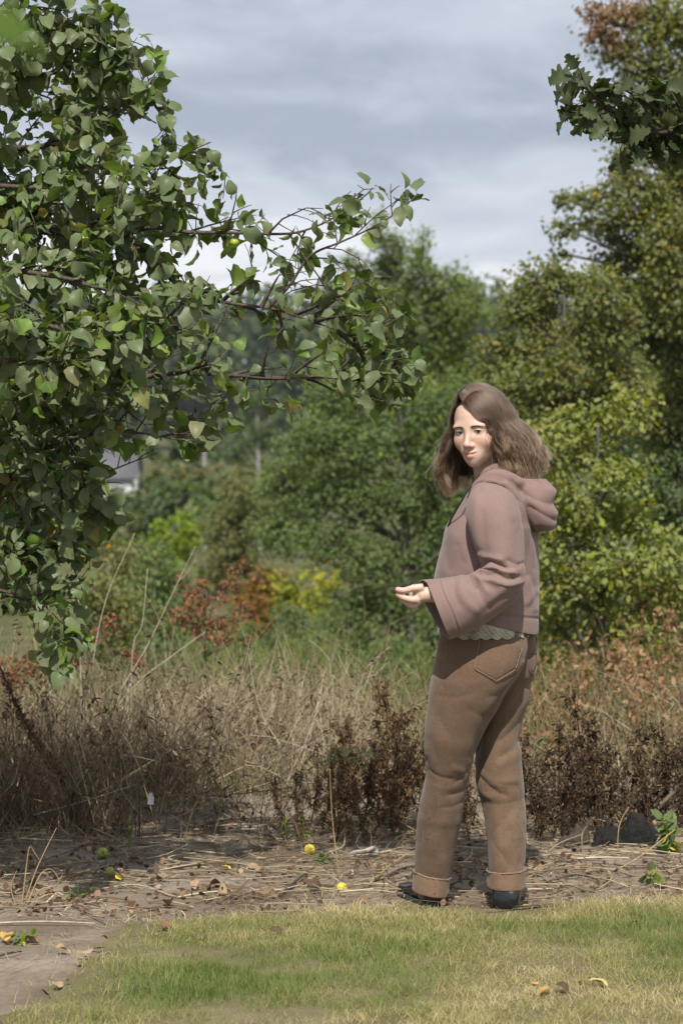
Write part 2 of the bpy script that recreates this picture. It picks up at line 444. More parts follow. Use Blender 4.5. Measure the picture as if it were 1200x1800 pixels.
# ---------------- the far wood on the rise: reads as one mass
def far_wood():
    rng = np.random.default_rng(5)
    g = Geo()
    rows = [(330, 56, 625, 38), (370, 72, 575, 40), (410, 84, 535, 42), (455, 98, 510, 44), (500, 108, 500, 46)]
    for Yr, n, ytop, cr in rows:
        for k in range(n):
            px = -700 + (k + rng.uniform(-.35, .35)) * (3100 / n)
            top = ytop + rng.normal() * 13 + 14 * math.sin(px * 0.011 + Yr)
            if Yr == 500: top += 28 * smooth(380, 200, px) - 26 * smooth(800, 880, px) + 10 * smooth(500, 760, px)
            C0 = W(px, top, Yr)
            zb = float(gz(C0[0], Yr))
            h = C0[2] - zb; r = cr / FPX * Yr * rng.uniform(0.8, 1.25)
            for q in range(9):
                v = (q + 0.5) / 9
                rad = r * (0.35 + 0.75 * math.sin(math.pi * min(1, 0.18 + 0.72 * (1 - v)))) * 0.62
                c = np.array((C0[0] + rng.normal() * r * 0.45 * (1 - 0.6 * v), Yr + rng.normal() * r * 0.4, zb + h * (0.12 + 0.80 * v)))
                nl = 14
                D = rng.normal(size=(nl, 3)); D /= np.linalg.norm(D, axis=1)[:, None]
                leaf_cloud(g, rng, c + D * rad * (rng.random(nl) ** 0.4)[:, None], 2.0, D * 0.6, rnd=np.clip(rng.random() * 0.6 + rng.random(nl) * 0.4, 0, 1), width=1.5)
    o = link('distant_wood', g.mesh('distant_wood'), None, M['far'])
    tag(o, 'dark green wood covering the far rise under the clouds', 'wood', kind='stuff')
far_wood()

# ---------------- house in the valley, most of it behind the apple leaves
def house():
    Y = 200; sc = FPX / Y
    base = W(150, 900, Y); base[2] = float(gz(base[0], Y))
    root = empty('house', base, 'small white house with grey pitched roof behind the apple leaves', 'house')
    x0, x1 = W(118, 0, Y)[0], W(231, 0, Y)[0]
    ze, zr = W(0, 838, Y)[2], W(0, 778, Y)[2]; zb = base[2] - 0.3
    d = 7.0
    def box(x0, x1, y0, y1, z0, z1):
        V = [(x, y, z) for z in (z0, z1) for y in (y0, y1) for x in (x0, x1)]
        return V, [(0, 2, 3, 1), (4, 5, 7, 6), (0, 1, 5, 4), (1, 3, 7, 5), (3, 2, 6, 7), (2, 0, 4, 6)]
    g = Geo(); g.add(*box(x0, x1, Y, Y + d, zb, ze))
    ym = Y + d / 2
    g.add([(x1, Y, ze), (x1, Y + d, ze), (x1, ym, zr), (x0, Y, ze), (x0, Y + d, ze), (x0, ym, zr)], [(0, 1, 2), (3, 5, 4)])
    t = NT('white_plaster'); nz = t.noise(1.5, 4)
    child('wall', g.mesh('wall'), root, t.finish(t.principled(t.ramp(nz, [(0.3, (0.52, 0.53, 0.54)), (0.7, (0.68, 0.69, 0.70))]), 0.9)))
    g = Geo(); ov = 0.35; th = 0.18
    for s in (0, 1):
        ya = Y - ov if s == 0 else Y + d + ov
        za = ze - ov * (zr - ze) / (d / 2)
        V = [(x0 - ov, ya, za), (x1 + ov, ya, za), (x1 + ov, ym, zr), (x0 - ov, ym, zr)]
        V = V + [(x, y, z + th) for x, y, z in V]
        F = [(0, 1, 2, 3), (4, 7, 6, 5), (0, 4, 5, 1), (1, 5, 6, 2), (3, 2, 6, 7), (0, 3, 7, 4)]
        g.add(V, F)
    t = NT('grey_roofing'); w = t.node('ShaderNodeTexWave'); w.bands_direction = 'X'
    w.inputs['Scale'].default_value = 3.2; w.inputs['Distortion'].default_value = 0.4
    t.l.new(t.coord('Object'), w.inputs[0])
    child('roof', g.mesh('roof'), root, t.finish(t.principled(t.ramp(w.outputs[0], [(0, (0.075, 0.075, 0.085)), (1, (0.11, 0.11, 0.12))]), 0.8)))
    for xx in (0.35, 0.72):
        g = Geo(); xc = x0 + (x1 - x0) * xx
        g.add(*box(xc - 0.45, xc + 0.45, Y - 0.06, Y - 0.01, ze - 2.0, ze - 0.8))
        t = NT('dark_glass')
        child('window', g.mesh('window'), root, t.finish(t.principled((0.03, 0.035, 0.04, 1), 0.15)))
house()

# ---------------- wooden pole and slim birch in the valley
def pole():
    Y = 130
    b = W(359, 0, Y); b[2] = float(gz(b[0], Y))
    top = W(359, 745, Y)
    root = empty('utility_pole', b, 'pale wooden pole standing beyond the valley bushes', 'pole')
    g = Geo(); g.add(*tube([b - (0, 0, .3), (b + top) / 2, top], [0.13, 0.12, 0.10], 10, False))
    child('post', g.mesh('post', True), root, M['pale_bark'])
    g = Geo(); c = top - (0, 0, 0.35)
    g.add(*tube([c - (0.45, 0, 0), c + (0.45, 0, 0)], 0.06, 4))
    child('crossarm', g.mesh('crossarm'), root, M['bark'])
pole()
leafy('birch_tree', 'slim birch with a thin white trunk in the valley', 'tree',
      [(440, 720, 26, 34), (470, 740, 24, 40), (452, 690, 26, 30), (428, 780, 18, 30), (480, 800, 16, 34), (450, 775, 16, 26)], 95, 0.16, 'dark', 'pale_bark',
      [(457, 900), (455, 830), (452, 740), (450, 690)], dens=0.55, seed=3, r_trunk=0.10)

# ---------------- bushes across the valley
valley = [
 ('broad dark green bush below the grey roofed house', 'dark', 78, 0.22, [(262, 880, 56, 44), (318, 862, 54, 40), (372, 872, 46, 36), (230, 930, 50, 46), (290, 925, 60, 40)]),
 ('olive brown bush beside the wooden pole', 'brush', 100, 0.24, [(395, 845, 40, 30), (440, 850, 40, 34), (370, 850, 30, 24), (415, 885, 50, 34)]),
 ('bright lime green bush in the valley', 'lime', 58, 0.16, [(305, 925, 30, 26), (330, 955, 34, 28), (292, 955, 26, 26), (315, 985, 40, 26)]),
 ('grey olive scrub with bare stems right of the lime bush', 'brush', 46, 0.11, [(400, 950, 40, 60), (440, 930, 34, 60), (380, 1000, 40, 50), (430, 1000, 44, 60), (420, 870, 44, 36)]),
 ('small orange autumn bush at the foot of the green tree', 'orange', 30, 0.08, [(452, 1028, 36, 34), (470, 1060, 40, 40), (432, 1075, 40, 40), (460, 1110, 46, 36)]),
 ('small yellow bush beside the orange autumn bush', 'yellow', 29, 0.08, [(520, 1022, 34, 24), (560, 1040, 36, 26), (535, 1060, 46, 26), (505, 1050, 26, 24)]),
 ('dark bush below the yellow bush', 'dark', 27, 0.07, [(520, 1100, 40, 34), (500, 1140, 50, 36), (560, 1120, 46, 34), (470, 1150, 40, 30)]),
 ('dark leafy shrub rising behind the dry stalks', 'mid', 24, 0.055, [(265, 990, 46, 44), (300, 1030, 50, 46), (250, 1060, 50, 46), (310, 1090, 44, 40), (235, 1130, 50, 40), (290, 1150, 50, 36)]),
 ('pale green shrub with yellowing leaves behind the hanging apple leaves', 'olive', 19, 0.045, [(160, 950, 40, 40), (205, 985, 40, 44), (170, 1040, 46, 46), (140, 1110, 60, 50), (215, 1075, 44, 50), (195, 1150, 50, 40)]),
 ('dark green bushes at the left edge behind the apple tree', 'dark', 60, 0.18, [(20, 860, 60, 60), (90, 850, 60, 50), (150, 900, 60, 50), (60, 940, 80, 60), (10, 1000, 70, 60), (-60, 900, 70, 80)]),
 ('low green bush filling the foot of the green tree', 'mid', 26, 0.05, [(400, 1120, 40, 36), (420, 1160, 50, 30), (360, 1150, 40, 30), (480, 1190, 60, 26), (580, 1200, 60, 30), (660, 1215, 60, 30), (730, 1240, 60, 30)]),
 ('wide green thicket below the far wood', 'dark', 150, 0.42, [(x, 800 + 10 * math.sin(x), 46, 34) for x in range(292, 640, 48)]),
 ('row of olive bushes along the far meadow', 'brush', 118, 0.32, [(x, 838 + 12 * math.sin(x * .7), 40, 30) for x in range(282, 620, 44)]),
 ('dark thicket behind the grey olive scrub', 'mid', 70, 0.2, [(x, 900 + 22 * math.sin(x * .9), 44, 44) for x in range(350, 560, 40)]),
 ('dark green thicket behind the maple shrub', 'dark', 42, 0.13, [(x, y, 50, 50) for x in range(780, 1700, 74) for y in (700, 800, 900, 1000, 1090)]),
 ('low bushes closing the gap under the olive tree', 'dark', 20, 0.045, [(x, 1160 + 16 * math.sin(x), 44, 44) for x in range(860, 1560, 64)]),
 ('dense low greenery at the foot of the grey trunk', 'mid', 21, 0.042, [(x, 1175 + 18 * math.sin(x * 1.3), 44, 40) for x in range(470, 860, 50)]),
]
for k, (lab, mm, Y, lf, cl) in enumerate(valley):
    leafy('bush', lab, 'bush', cl, Y, lf, mm, seed=40 + k, r_trunk=0.03, dens=0.8, group='bushes in the valley')

# ---------------- the trees behind the person
leafy('spire_tree', 'tall green tree with pointed crown tips against the sky', 'tree',
      [(668, 415, 14, 38), (690, 440, 26, 36), (742, 430, 10, 36), (743, 470, 20, 26), (690, 490, 44, 40), (625, 470, 20, 30), (640, 520, 34, 36), (750, 510, 44, 40), (800, 500, 24, 34), (820, 540, 34, 44), (690, 550, 60, 46), (770, 570, 60, 50), (620, 580, 46, 40), (690, 630, 80, 50), (790, 650, 60, 60), (600, 650, 50, 46)],
      34, 0.062, 'spire', trunk=[(712, 1150), (708, 870), (700, 650), (690, 420)], seed=7, r_trunk=0.10, dens=1.2)
leafy('broad_green_tree', 'broad green tree with grey trunk behind the outstretched hand', 'tree',
      [(600, 700, 60, 46), (690, 690, 60, 50), (760, 720, 50, 50), (550, 770, 56, 46), (640, 780, 70, 50), (730, 800, 60, 56), (500, 850, 46, 40), (580, 860, 66, 46), (670, 880, 70, 50), (760, 890, 50, 56), (490, 930, 50, 44), (570, 950, 60, 44), (660, 980, 66, 46), (750, 980, 56, 50), (620, 1060, 56, 46), (690, 1070, 50, 46), (780, 1070, 60, 56), (580, 1130, 50, 40), (660, 1150, 56, 40), (760, 1160, 60, 50), (800, 800, 60, 60), (840, 900, 60, 80), (840, 1060, 60, 80), (850, 720, 60, 60)],
      25, 0.046, 'mid', trunk=[(738, 1230), (722, 1100), (708, 870), (705, 740), (690, 690)], seed=8, r_trunk=0.095, dens=1.0)
leafy('autumn_tinged_tree', 'tall tree with rust tinged top at the right edge', 'tree',
      [(1075, 30, 46, 30, 0, 'rust'), (1060, 55, 30, 26, -.2, 'rust'), (1130, 20, 44, 30, .2, 'rust'), (1150, 70, 56, 40, 0, 'olive'), (1085, 95, 40, 30, 0, 'olive'), (1190, 40, 50, 40, 0, 'olive'), (1110, 130, 34, 24, 0, 'olive'), (1180, 140, 50, 40, 0, 'olive'),
       (1230, 90, 60, 90, .3, 'olive'), (1150, 205, 46, 36, .1), (1195, 205, 50, 44, .1), (1125, 250, 36, 28, .1), (1200, 320, 50, 50, .1), (1085, 470, 40, 34, .1), (1115, 215, 34, 30, .1), (1150, 245, 40, 30, .1), (1195, 255, 44, 34, .1), (1130, 165, 36, 28, .1), (1170, 500, 44, 40, -.5), (1195, 540, 40, 40, -.5), (1160, 440, 40, 36, -.5), (1195, 400, 40, 40, -.5), (1120, 520, 40, 40, .1), (1230, 240, 60, 80, .3, 'olive'), (1165, 280, 50, 40), (1100, 290, 38, 30), (1130, 330, 56, 36), (1060, 345, 30, 24), (1010, 345, 26, 18, -.2), (980, 345, 14, 14, -.2), (1040, 390, 46, 22), (1000, 405, 26, 16), (1100, 390, 50, 34), (1170, 380, 50, 50), (1190, 460, 50, 50), (1125, 450, 40, 40), (1080, 425, 26, 26),
       (985, 445, 14, 14), (1160, 530, 50, 44, .4, 'dark'), (1210, 560, 60, 60, .4, 'dark'), (1150, 600, 44, 44, .4, 'dark'), (1200, 680, 60, 60, .2), (1150, 740, 50, 50, .2), (1190, 800, 60, 60, .2, 'dark'), (1140, 850, 44, 40, 0, 'dark'), (1200, 900, 50, 50, 0, 'dark'), (1250, 400, 60, 90, .3), (1260, 650, 70, 120, .3)],
      19, 0.047, 'olive', trunk=[(1265, 1250), (1255, 900), (1225, 600), (1190, 350), (1150, 100), (1140, 10)], seed=9, r_trunk=0.085, dens=1.15, depth=0.9)
leafy('olive_leaved_tree', 'bushy olive green tree with yellowing leaves behind the head', 'tree',
      [(935, 500, 36, 40), (975, 490, 30, 30), (1020, 500, 40, 36), (1060, 520, 36, 44), (910, 550, 36, 34), (960, 560, 50, 40), (1030, 570, 50, 44), (1085, 580, 36, 44), (870, 610, 36, 34), (925, 620, 50, 40), (1000, 640, 56, 46), (1075, 650, 50, 46), (860, 660, 34, 30), (900, 690, 50, 40), (960, 710, 56, 44), (1040, 720, 50, 40), (1110, 690, 44, 44), (930, 770, 50, 50), (1000, 780, 60, 50)],
      17, 0.042, 'olive', trunk=[(1010, 1200), (1005, 950), (1000, 750), (990, 520)], seed=10, r_trunk=0.07, dens=1.2)
leafy('yellow_green_shrub', 'large yellow green maple shrub at the right of the hood', 'shrub',
      [(1000, 740, 34, 26), (1050, 735, 40, 30), (1110, 715, 40, 30), (960, 770, 40, 34), (1040, 790, 50, 40), (990, 820, 40, 34), (1080, 830, 44, 36), (1000, 880, 50, 40), (1070, 900, 50, 40), (965, 920, 40, 40), (1120, 920, 40, 36), (1020, 960, 56, 44), (1100, 990, 56, 44), (1170, 980, 46, 40), (970, 1020, 44, 40), (1050, 1050, 56, 44), (1140, 1060, 56, 44), (1200, 1040, 50, 44), (980, 1100, 46, 44), (1060, 1120, 56, 40), (1130, 1120, 50, 36), (970, 1170, 46, 36), (1030, 1170, 44, 34), (900, 1000, 50, 60), (900, 1130, 50, 60)],
      14.5, 0.046, 'maple', trunk=[(1060, 1300), (1055, 1100), (1050, 900), (1050, 750)], seed=12, r_trunk=0.05, dens=1.0)

# ================================================================== apple tree at the left
def apple_leaf_mesh(seed, oak=False, low=False):
    """one leaf blade along +X, length 1, with petiole, folded and curled"""
    rng = np.random.default_rng(seed)
    n = (9 if not oak else 15) if not low else (6 if not oak else 10)
    x = np.linspace(0, 1, n)
    if oak:
        w_ = (0.10 + 0.26 * np.sin(np.pi * x ** 0.75)) * (1 + 0.34 * np.cos(2 * np.pi * x * 4.2 + 0.4)); w_[0] = 0.03; w_[-1] = 0.04
    else:
        w_ = 0.355 * np.sin(np.pi * np.clip(x, 0, 1) ** 0.70) ** 0.85 * (1 + 0.05 * rng.normal(size=n)); w_[0] = 0.01; w_[-1] = 0.0
    curl = rng.uniform(-0.15, 0.85); foldy = rng.uniform(0.10, 0.75); tw = rng.uniform(-0.7, 0.7)
    V, F = [], []
    ang = -curl * 1.7 * x
    cxs = np.concatenate(([0], np.cumsum(np.cos((ang[1:] + ang[:-1]) / 2) * np.diff(x))))
    czs = np.concatenate(([0], np.cumsum(np.sin((ang[1:] + ang[:-1]) / 2) * np.diff(x))))
    wav = rng.uniform(0, 6.28, 2); wa = rng.uniform(0.02, 0.075)
    for k in range(n):
        for sgn, lv in ((-1, 1.0), (-1, 0.5), (0, 0), (1, 0.5), (1, 1.0)):
            yy = sgn * lv * w_[k]
            zz = foldy * abs(yy) * (1.0 - 0.35 * lv) + wa * lv * math.sin(x[k] * 9 + wav[(sgn + 1) // 2]) * (1 if sgn else 0)
            zz += tw * x[k] * yy
            V.append((cxs[k] - zz * math.sin(ang[k]), yy, czs[k] + zz * math.cos(ang[k])))
    for k in range(n - 1):
        for j in range(4):
            a = k * 5 + j; F.append((a, a + 1, a + 6, a + 5))
    V = np.array(V); F = np.array(F)
    # petiole
    if low: return V, F
    tv, tf = tube(np.array([(-0.38, 0, 0.10), (-0.18, 0, 0.055), (0.02, 0, 0.0)]), [0.018, 0.014, 0.016], 4)
    return np.vstack((V, tv)), np.vstack((F, tf + len(V)))

AP_STOPS = [(0.0, (0.062, 0.116, 0.022)), (0.35, (0.100, 0.174, 0.034)), (0.7, (0.140, 0.222, 0.048)), (0.90, (0.190, 0.255, 0.066)), (0.955, (0.19, 0.18, 0.07)), (1.0, (0.32, 0.25, 0.10))]
AP_UNDER = (0.135, 0.165, 0.095)
M['apple_obj'] = leaf_mat('apple_leaf_single', AP_STOPS, AP_UNDER, trans=0.30, rough=0.42, spec=0.22, per_object=True, spots=0.8, veins=True)
M['apple_many'] = leaf_mat('apple_leaf_mass', AP_STOPS, AP_UNDER, trans=0.30, rough=0.42, spec=0.22, spots=0.8)
M['apple_bark'] = bark_mat('apple_bark', (0.045, 0.032, 0.026), (0.13, 0.10, 0.085), 90)

def frame_mat(P, D, Up, s):
    D = np.asarray(D) / (np.linalg.norm(D) + 1e-9)
    N = np.asarray(Up) - np.dot(Up, D) * D; N /= np.linalg.norm(N) + 1e-9
    S = np.cross(N, D)
    m_ = np.eye(4); m_[:3, 0] = D * s; m_[:3, 1] = S * s; m_[:3, 2] = N * s; m_[:3, 3] = P
    return m_

def broad_branches(rng, mains, region, depth_rng, leaf_len, twig_every, twig_len, leaf_step, max_gen=2):
    """grow side twigs off given branches (polyline, r0, r1); returns wood tubes and leaf frames; twigs stay inside region (pixels)"""
    wood, leaves = [], []
    poly = np.array(region, float) if region is not None else None
    todo = [(p, r0, r1, 0) for p, r0, r1 in mains]
    while todo:
        P, r0, r1, gen = todo.pop()
        n = max(4, len(P)); wood.append((P, np.linspace(r0, r1, n), gen))
        seg = np.linalg.norm(np.diff(P, axis=0), axis=1); L = np.concatenate(([0], np.cumsum(seg)))
        tot = L[-1]
        def at(l):
            return np.array([np.interp(l, L, P[:, c]) for c in range(3)])
        if gen < max_gen:
            l = rng.uniform(0.3, 1) * twig_every[gen]
            while l < tot * 0.97:
                b = at(l); tdir = at(min(tot, l + 0.02)) - at(max(0, l - 0.02)); tdir /= np.linalg.norm(tdir) + 1e-9
                for _ in range(6):
                    d = rng.normal(size=3) * np.array((1, 0.8, 0.9)); d -= 0.6 * np.dot(d, tdir) * tdir; d /= np.linalg.norm(d)
                    d = d * 0.85 + tdir * 0.55 + np.array((0.05, 0, 0.10)); d /= np.linalg.norm(d)
                    ln = twig_len[gen] * rng.uniform(0.45, 1.15)
                    tip = b + d * ln + np.array((0, 0, -0.10 * ln))
                    if poly is None or (in_poly(PX(tip[None]), poly)[0] and depth_rng[0] < tip[1] < depth_rng[1]): break
                else:
                    l += twig_every[gen] * rng.uniform(0.4, 1.0); continue
                mid = (b + tip) / 2 + rng.normal(size=3) * 0.06 * ln + np.array((0, 0, 0.06 * ln))
                todo.append((catmull([b, mid, tip], 8), max(0.0022, r0 * 0.42) if gen == 0 else 0.0022, 0.0011, gen + 1))
                l += twig_every[gen] * rng.uniform(0.5, 1.5)
        if gen >= 1 or r1 < 0.004:
            l = tot * (0.12 if gen >= 1 else 0.35)
            while l <= tot:
                b = at(l); tdir = at(min(tot, l + 0.02)) - at(max(0, l - 0.02)); tdir /= np.linalg.norm(tdir) + 1e-9
                k = 1 if l < tot * 0.93 else rng.integers(3, 5)
                for _ in range(k):
                    d = rng.normal(size=3) * 0.75 + tdir * 0.45; d[2] -= 0.55; d /= np.linalg.norm(d)
                    up = np.array((sun_from.x * 0.5, sun_from.y * 0.5, 0.9)) + rng.normal(size=3) * 0.75
                    s_ = leaf_len * rng.uniform(0.55, 1.25)
                    leaves.append(frame_mat(b + d * 0.36 * s_, d, up, s_))
                l += leaf_step * rng.uniform(0.6, 1.5)
    return wood, leaves

def place_leaves(root, leaves, shapes, m_obj, m_many, limit, rng, low, view=(0, 0, 1200, 1800), name='leaf'):
    """the leaves that show largest are objects of their own; the others are one mesh"""
    Ms = np.array(leaves); C = Ms[:, :3, 3]; p = PX(C)
    sz = np.linalg.norm(Ms[:, :3, 0], axis=1)
    nrm = Ms[:, :3, 2] / sz[:, None]
    to = np.array((0, 0, CAM_Z)) - C; dist = np.linalg.norm(to, axis=1); facing = np.abs((nrm * (to / dist[:, None])).sum(1))
    show = sz / dist * (0.3 + facing)
    inv = (p[:, 0] > view[0]) & (p[:, 0] < view[2]) & (p[:, 1] > view[1]) & (p[:, 1] < view[3])
    # hidden behind other leaves: count nearer leaf centres close by in the picture
    show = np.where(inv, show, -1)
    for i in np.where(inv)[0]:
        near = (np.abs(p[:, 0] - p[i, 0]) < 13) & (np.abs(p[:, 1] - p[i, 1]) < 13) & (dist < dist[i] - 0.02)
        show[i] *= 0.55 ** near.sum()
    order = np.argsort(-show); pick = [i for i in order[:limit] if show[i] > 0]; picks = set(pick)
    meshes = []
    for k, (V, F) in enumerate(shapes):
        me = np_mesh('leaf', V, [F], None, True); me.materials.append(m_obj); meshes.append(me)
    rl = Vector(root.location)
    for i in pick:
        o = bpy.data.objects.new(name, meshes[rng.integers(len(meshes))]); COL.objects.link(o)
        o.parent = root
        m4 = Matrix(Ms[i].tolist()); m4.translation = m4.translation - rl
        o.matrix_basis = m4
    g = Geo()
    for i in range(len(Ms)):
        if i in picks: continue
        V, F = low[rng.integers(len(low))]
        g.add(V @ Ms[i][:3, :3].T + Ms[i][:3, 3], F, rng.random())
    if g.n:
        o = child('foliage', g.mesh('foliage', True), root, m_many); o['kind'] = 'stuff'

def apple_tree():
    rng = np.random.default_rng(2024)
    base = np.array((-2.25, 8.0, 0.0))
    root = empty('apple_tree', base, 'apple tree with drooping leafy branches at the left edge', 'apple tree')
    trunk = catmull([base + (0, 0, -.1), base + (0.03, 0, .6), base + (0.0, 0.05, 1.2), base + (0.06, 0, 1.8), base + (0.02, 0, 2.6), base + (0.1, 0, 3.4)], 26)
    T = lambda z: np.array([np.interp(z, trunk[:, 2], trunk[:, c]) for c in range(3)])
    mains = []
    def br(pts, r0, r1, z0=None):
        P = [W(x, y, Y) for x, y, Y in pts]
        if z0 is not None: P = [T(z0)] + P
        mains.append((catmull(P, 9 + 5 * len(P)), r0, r1))
    # limbs traced where the photograph shows them
    br([(-150, 690, 7.7), (0, 697, 7.55), (120, 690, 7.5), (220, 670, 7.45), (300, 657, 7.42), (400, 660, 7.40), (500, 664, 7.40), (600, 664, 7.40), (680, 662, 7.42), (735, 648, 7.42)], 0.020, 0.0022, 1.55)
    br([(-150, 420, 7.9), (0, 400, 7.75), (100, 408, 7.65), (190, 425, 7.6), (262, 443, 7.55), (300, 490, 7.5), (345, 520, 7.48), (410, 534, 7.46), (480, 543, 7.45), (540, 562, 7.45), (590, 580, 7.45), (650, 605, 7.46), (740, 632, 7.48)], 0.022, 0.0022, 2.0)
    br([(470, 542, 7.45), (510, 500, 7.44), (545, 450, 7.42), (600, 425, 7.40), (650, 402, 7.40), (700, 372, 7.40), (735, 340, 7.40)], 0.0065, 0.0020)
    br([(190, 425, 7.6), (260, 400, 7.52), (330, 408, 7.48), (400, 409, 7.46), (500, 411, 7.44), (550, 400, 7.44), (600, 375, 7.44), (640, 345, 7.44), (655, 330, 7.44)], 0.010, 0.0020)
    br([(545, 560, 7.45), (580, 535, 7.44), (610, 510, 7.44), (640, 495, 7.44)], 0.0050, 0.0020)
    br([(600, 590, 7.45), (650, 585, 7.45), (690, 565, 7.46), (715, 548, 7.46)], 0.0045, 0.0020)
    br([(590, 655, 7.40), (612, 632, 7.40), (630, 600, 7.40)], 0.0035, 0.0018)
    br([(570, 664, 7.40), (605, 690, 7.38), (640, 700, 7.37)], 0.0035, 0.0018)
    br([(490, 664, 7.40), (470, 690, 7.42), (500, 715, 7.42)], 0.0035, 0.0018)
    br([(0, 260, 7.8), (100, 240, 7.7), (165, 220, 7.62), (210, 195, 7.6), (250, 178, 7.58), (300, 180, 7.55)], 0.014, 0.002, 2.5)
    br([(20, 130, 7.8), (120, 100, 7.7), (180, 60, 7.65), (190, 20, 7.62)], 0.012, 0.002, 2.8)
    br([(210, 195, 7.6), (222, 120, 7.58), (225, 70, 7.56), (235, 50, 7.55)], 0.005, 0.002)
    br([(60, 330, 7.6), (150, 300, 7.5), (240, 290, 7.45), (320, 270, 7.42), (370, 250, 7.4)], 0.010, 0.002, 2.4)
    br([(60, 480, 7.3), (150, 500, 7.2), (200, 520, 7.18), (180, 560, 7.15), (150, 640, 7.1)], 0.010, 0.002, 2.2)
    br([(20, 560, 7.25), (120, 590, 7.2), (210, 600, 7.2), (290, 590, 7.22), (340, 575, 7.25)], 0.010, 0.002, 2.0)
    br([(20, 790, 7.4), (120, 770, 7.35), (230, 760, 7.32), (310, 772, 7.32), (380, 775, 7.33)], 0.011, 0.002, 1.6)
    br([(0, 840, 7.4), (80, 830, 7.35), (150, 850, 7.32), (190, 900, 7.32)], 0.010, 0.002, 1.45)
    br([(-30, 950, 7.35), (40, 960, 7.3), (100, 945, 7.3), (150, 960, 7.3)], 0.009, 0.002, 1.3)
    br([(-40, 1030, 7.3), (30, 1050, 7.28), (90, 1060, 7.28), (150, 1120, 7.28)], 0.008, 0.002, 1.15)
    br([(-60, 620, 7.0), (20, 640, 6.95), (80, 640, 6.95), (140, 660, 6.95)], 0.010, 0.002, 1.9)
    br([(-60, 180, 8.1), (60, 160, 8.15), (160, 180, 8.1)], 0.012, 0.002, 2.7)
    br([(-60, 380, 8.2), (60, 360, 8.3), (200, 360, 8.2), (300, 370, 8.1)], 0.012, 0.002, 2.3)
    br([(-60, 560, 8.2), (60, 540, 8.2), (220, 560, 8.1), (320, 580, 8.0)], 0.012, 0.002, 1.9)
    br([(-60, 720, 8.1), (60, 740, 8.1), (160, 740, 8.0)], 0.012, 0.002, 1.6)
    br([(-60, 20, 7.6), (40, 10, 7.55), (120, 20, 7.5)], 0.012, 0.002, 3.0)
    br([(-80, 900, 8.0), (20, 900, 8.0), (90, 890, 7.9)], 0.010, 0.002, 1.4)
    # limbs on the side away from the picture
    for a, z in ((2.6, 1.5), (3.6, 1.9), (2.2, 2.4), (4.2, 2.6), (3.1, 3.0)):
        e = T(z) + np.array((math.cos(a) * 1.4, math.sin(a) * 1.1, 0.4))
        mains.append((catmull([T(z), (T(z) + e) / 2 + (0, 0, .15), e], 16), 0.02, 0.002))
    region = [(-900, -600), (60, -400), (150, -100), (178, 0), (262, 70), (300, 130), (320, 180), (345, 235), (395, 245), (425, 300), (465, 345), (530, 380), (590, 330), (650, 315), (760, 335), (700, 400), (560, 420), (590, 470), (690, 480), (740, 555), (770, 640), (730, 690), (650, 725), (560, 735), (480, 740), (410, 735), (390, 780), (300, 805), (235, 800), (222, 870), (212, 930), (165, 985), (190, 1050), (130, 1075), (170, 1130), (140, 1190), (60, 1170), (0, 1120), (-300, 1150), (-900, 1100)]
    wood, leaves = broad_branches(rng, mains, region, (6.6, 8.7), 0.060, (0.058, 0.058), (0.24, 0.10), 0.020)
    trg = Geo(); trg.add(*tube(trunk, np.linspace(0.085, 0.03, len(trunk)), 12, False))
    child('trunk', trg.mesh('trunk', True), root, M['apple_bark'])
    tw = Geo()
    for P, r, gen in wood:
        if gen == 0:
            b = Geo(); b.add(*tube(P, (r[0] - r[-1]) * (1 - np.linspace(0, 1, len(P))) ** 1.9 + r[-1], 6, False)); child('branch', b.mesh('branch', True), root, M['apple_bark'])
        else: tw.add(*tube(P[[0, 2, 5, 7]], np.linspace(r[0], r[-1], 4), 3, False))
    o = child('twigs', tw.mesh('twigs', True), root, M['apple_bark']); o['kind'] = 'stuff'
    lv = np.array(leaves); keep = in_poly(PX(lv[:, :3, 3]), np.array(region, float) + 0.0) | (PX(lv[:, :3, 3])[:, 0] < 60)
    gp_ = PX(lv[:, :3, 3]); gapn = vnoise(np.stack((gp_[:, 0] / 62.0, gp_[:, 1] / 62.0, lv[:, 1, 3] * 1.3), -1))
    keep &= gapn > -0.52
    pxx = PX(lv[:, :3, 3]); thin = np.interp(pxx[:, 0] + 0.25 * np.maximum(0, pxx[:, 1] - 600), [230, 390, 500, 640], [1.0, 0.42, 0.21, 0.36])
    keep &= rng.random(len(lv)) < thin
    keep &= ~((gp_[:, 0] > 172) & (gp_[:, 0] < 245) & (gp_[:, 1] > 790) & (gp_[:, 1] < 880))      # the house shows through here
    keep &= (gp_[:, 0] > -150) | (rng.random(len(lv)) < 0.45)
    lv = lv[keep]
    print('apple leaves', len(lv))
    place_leaves(root, list(lv), [apple_leaf_mesh(k) for k in range(16)], M['apple_obj'], M['apple_many'], 300, rng, [apple_leaf_mesh(k, low=True) for k in range(16)])
apple_tree()

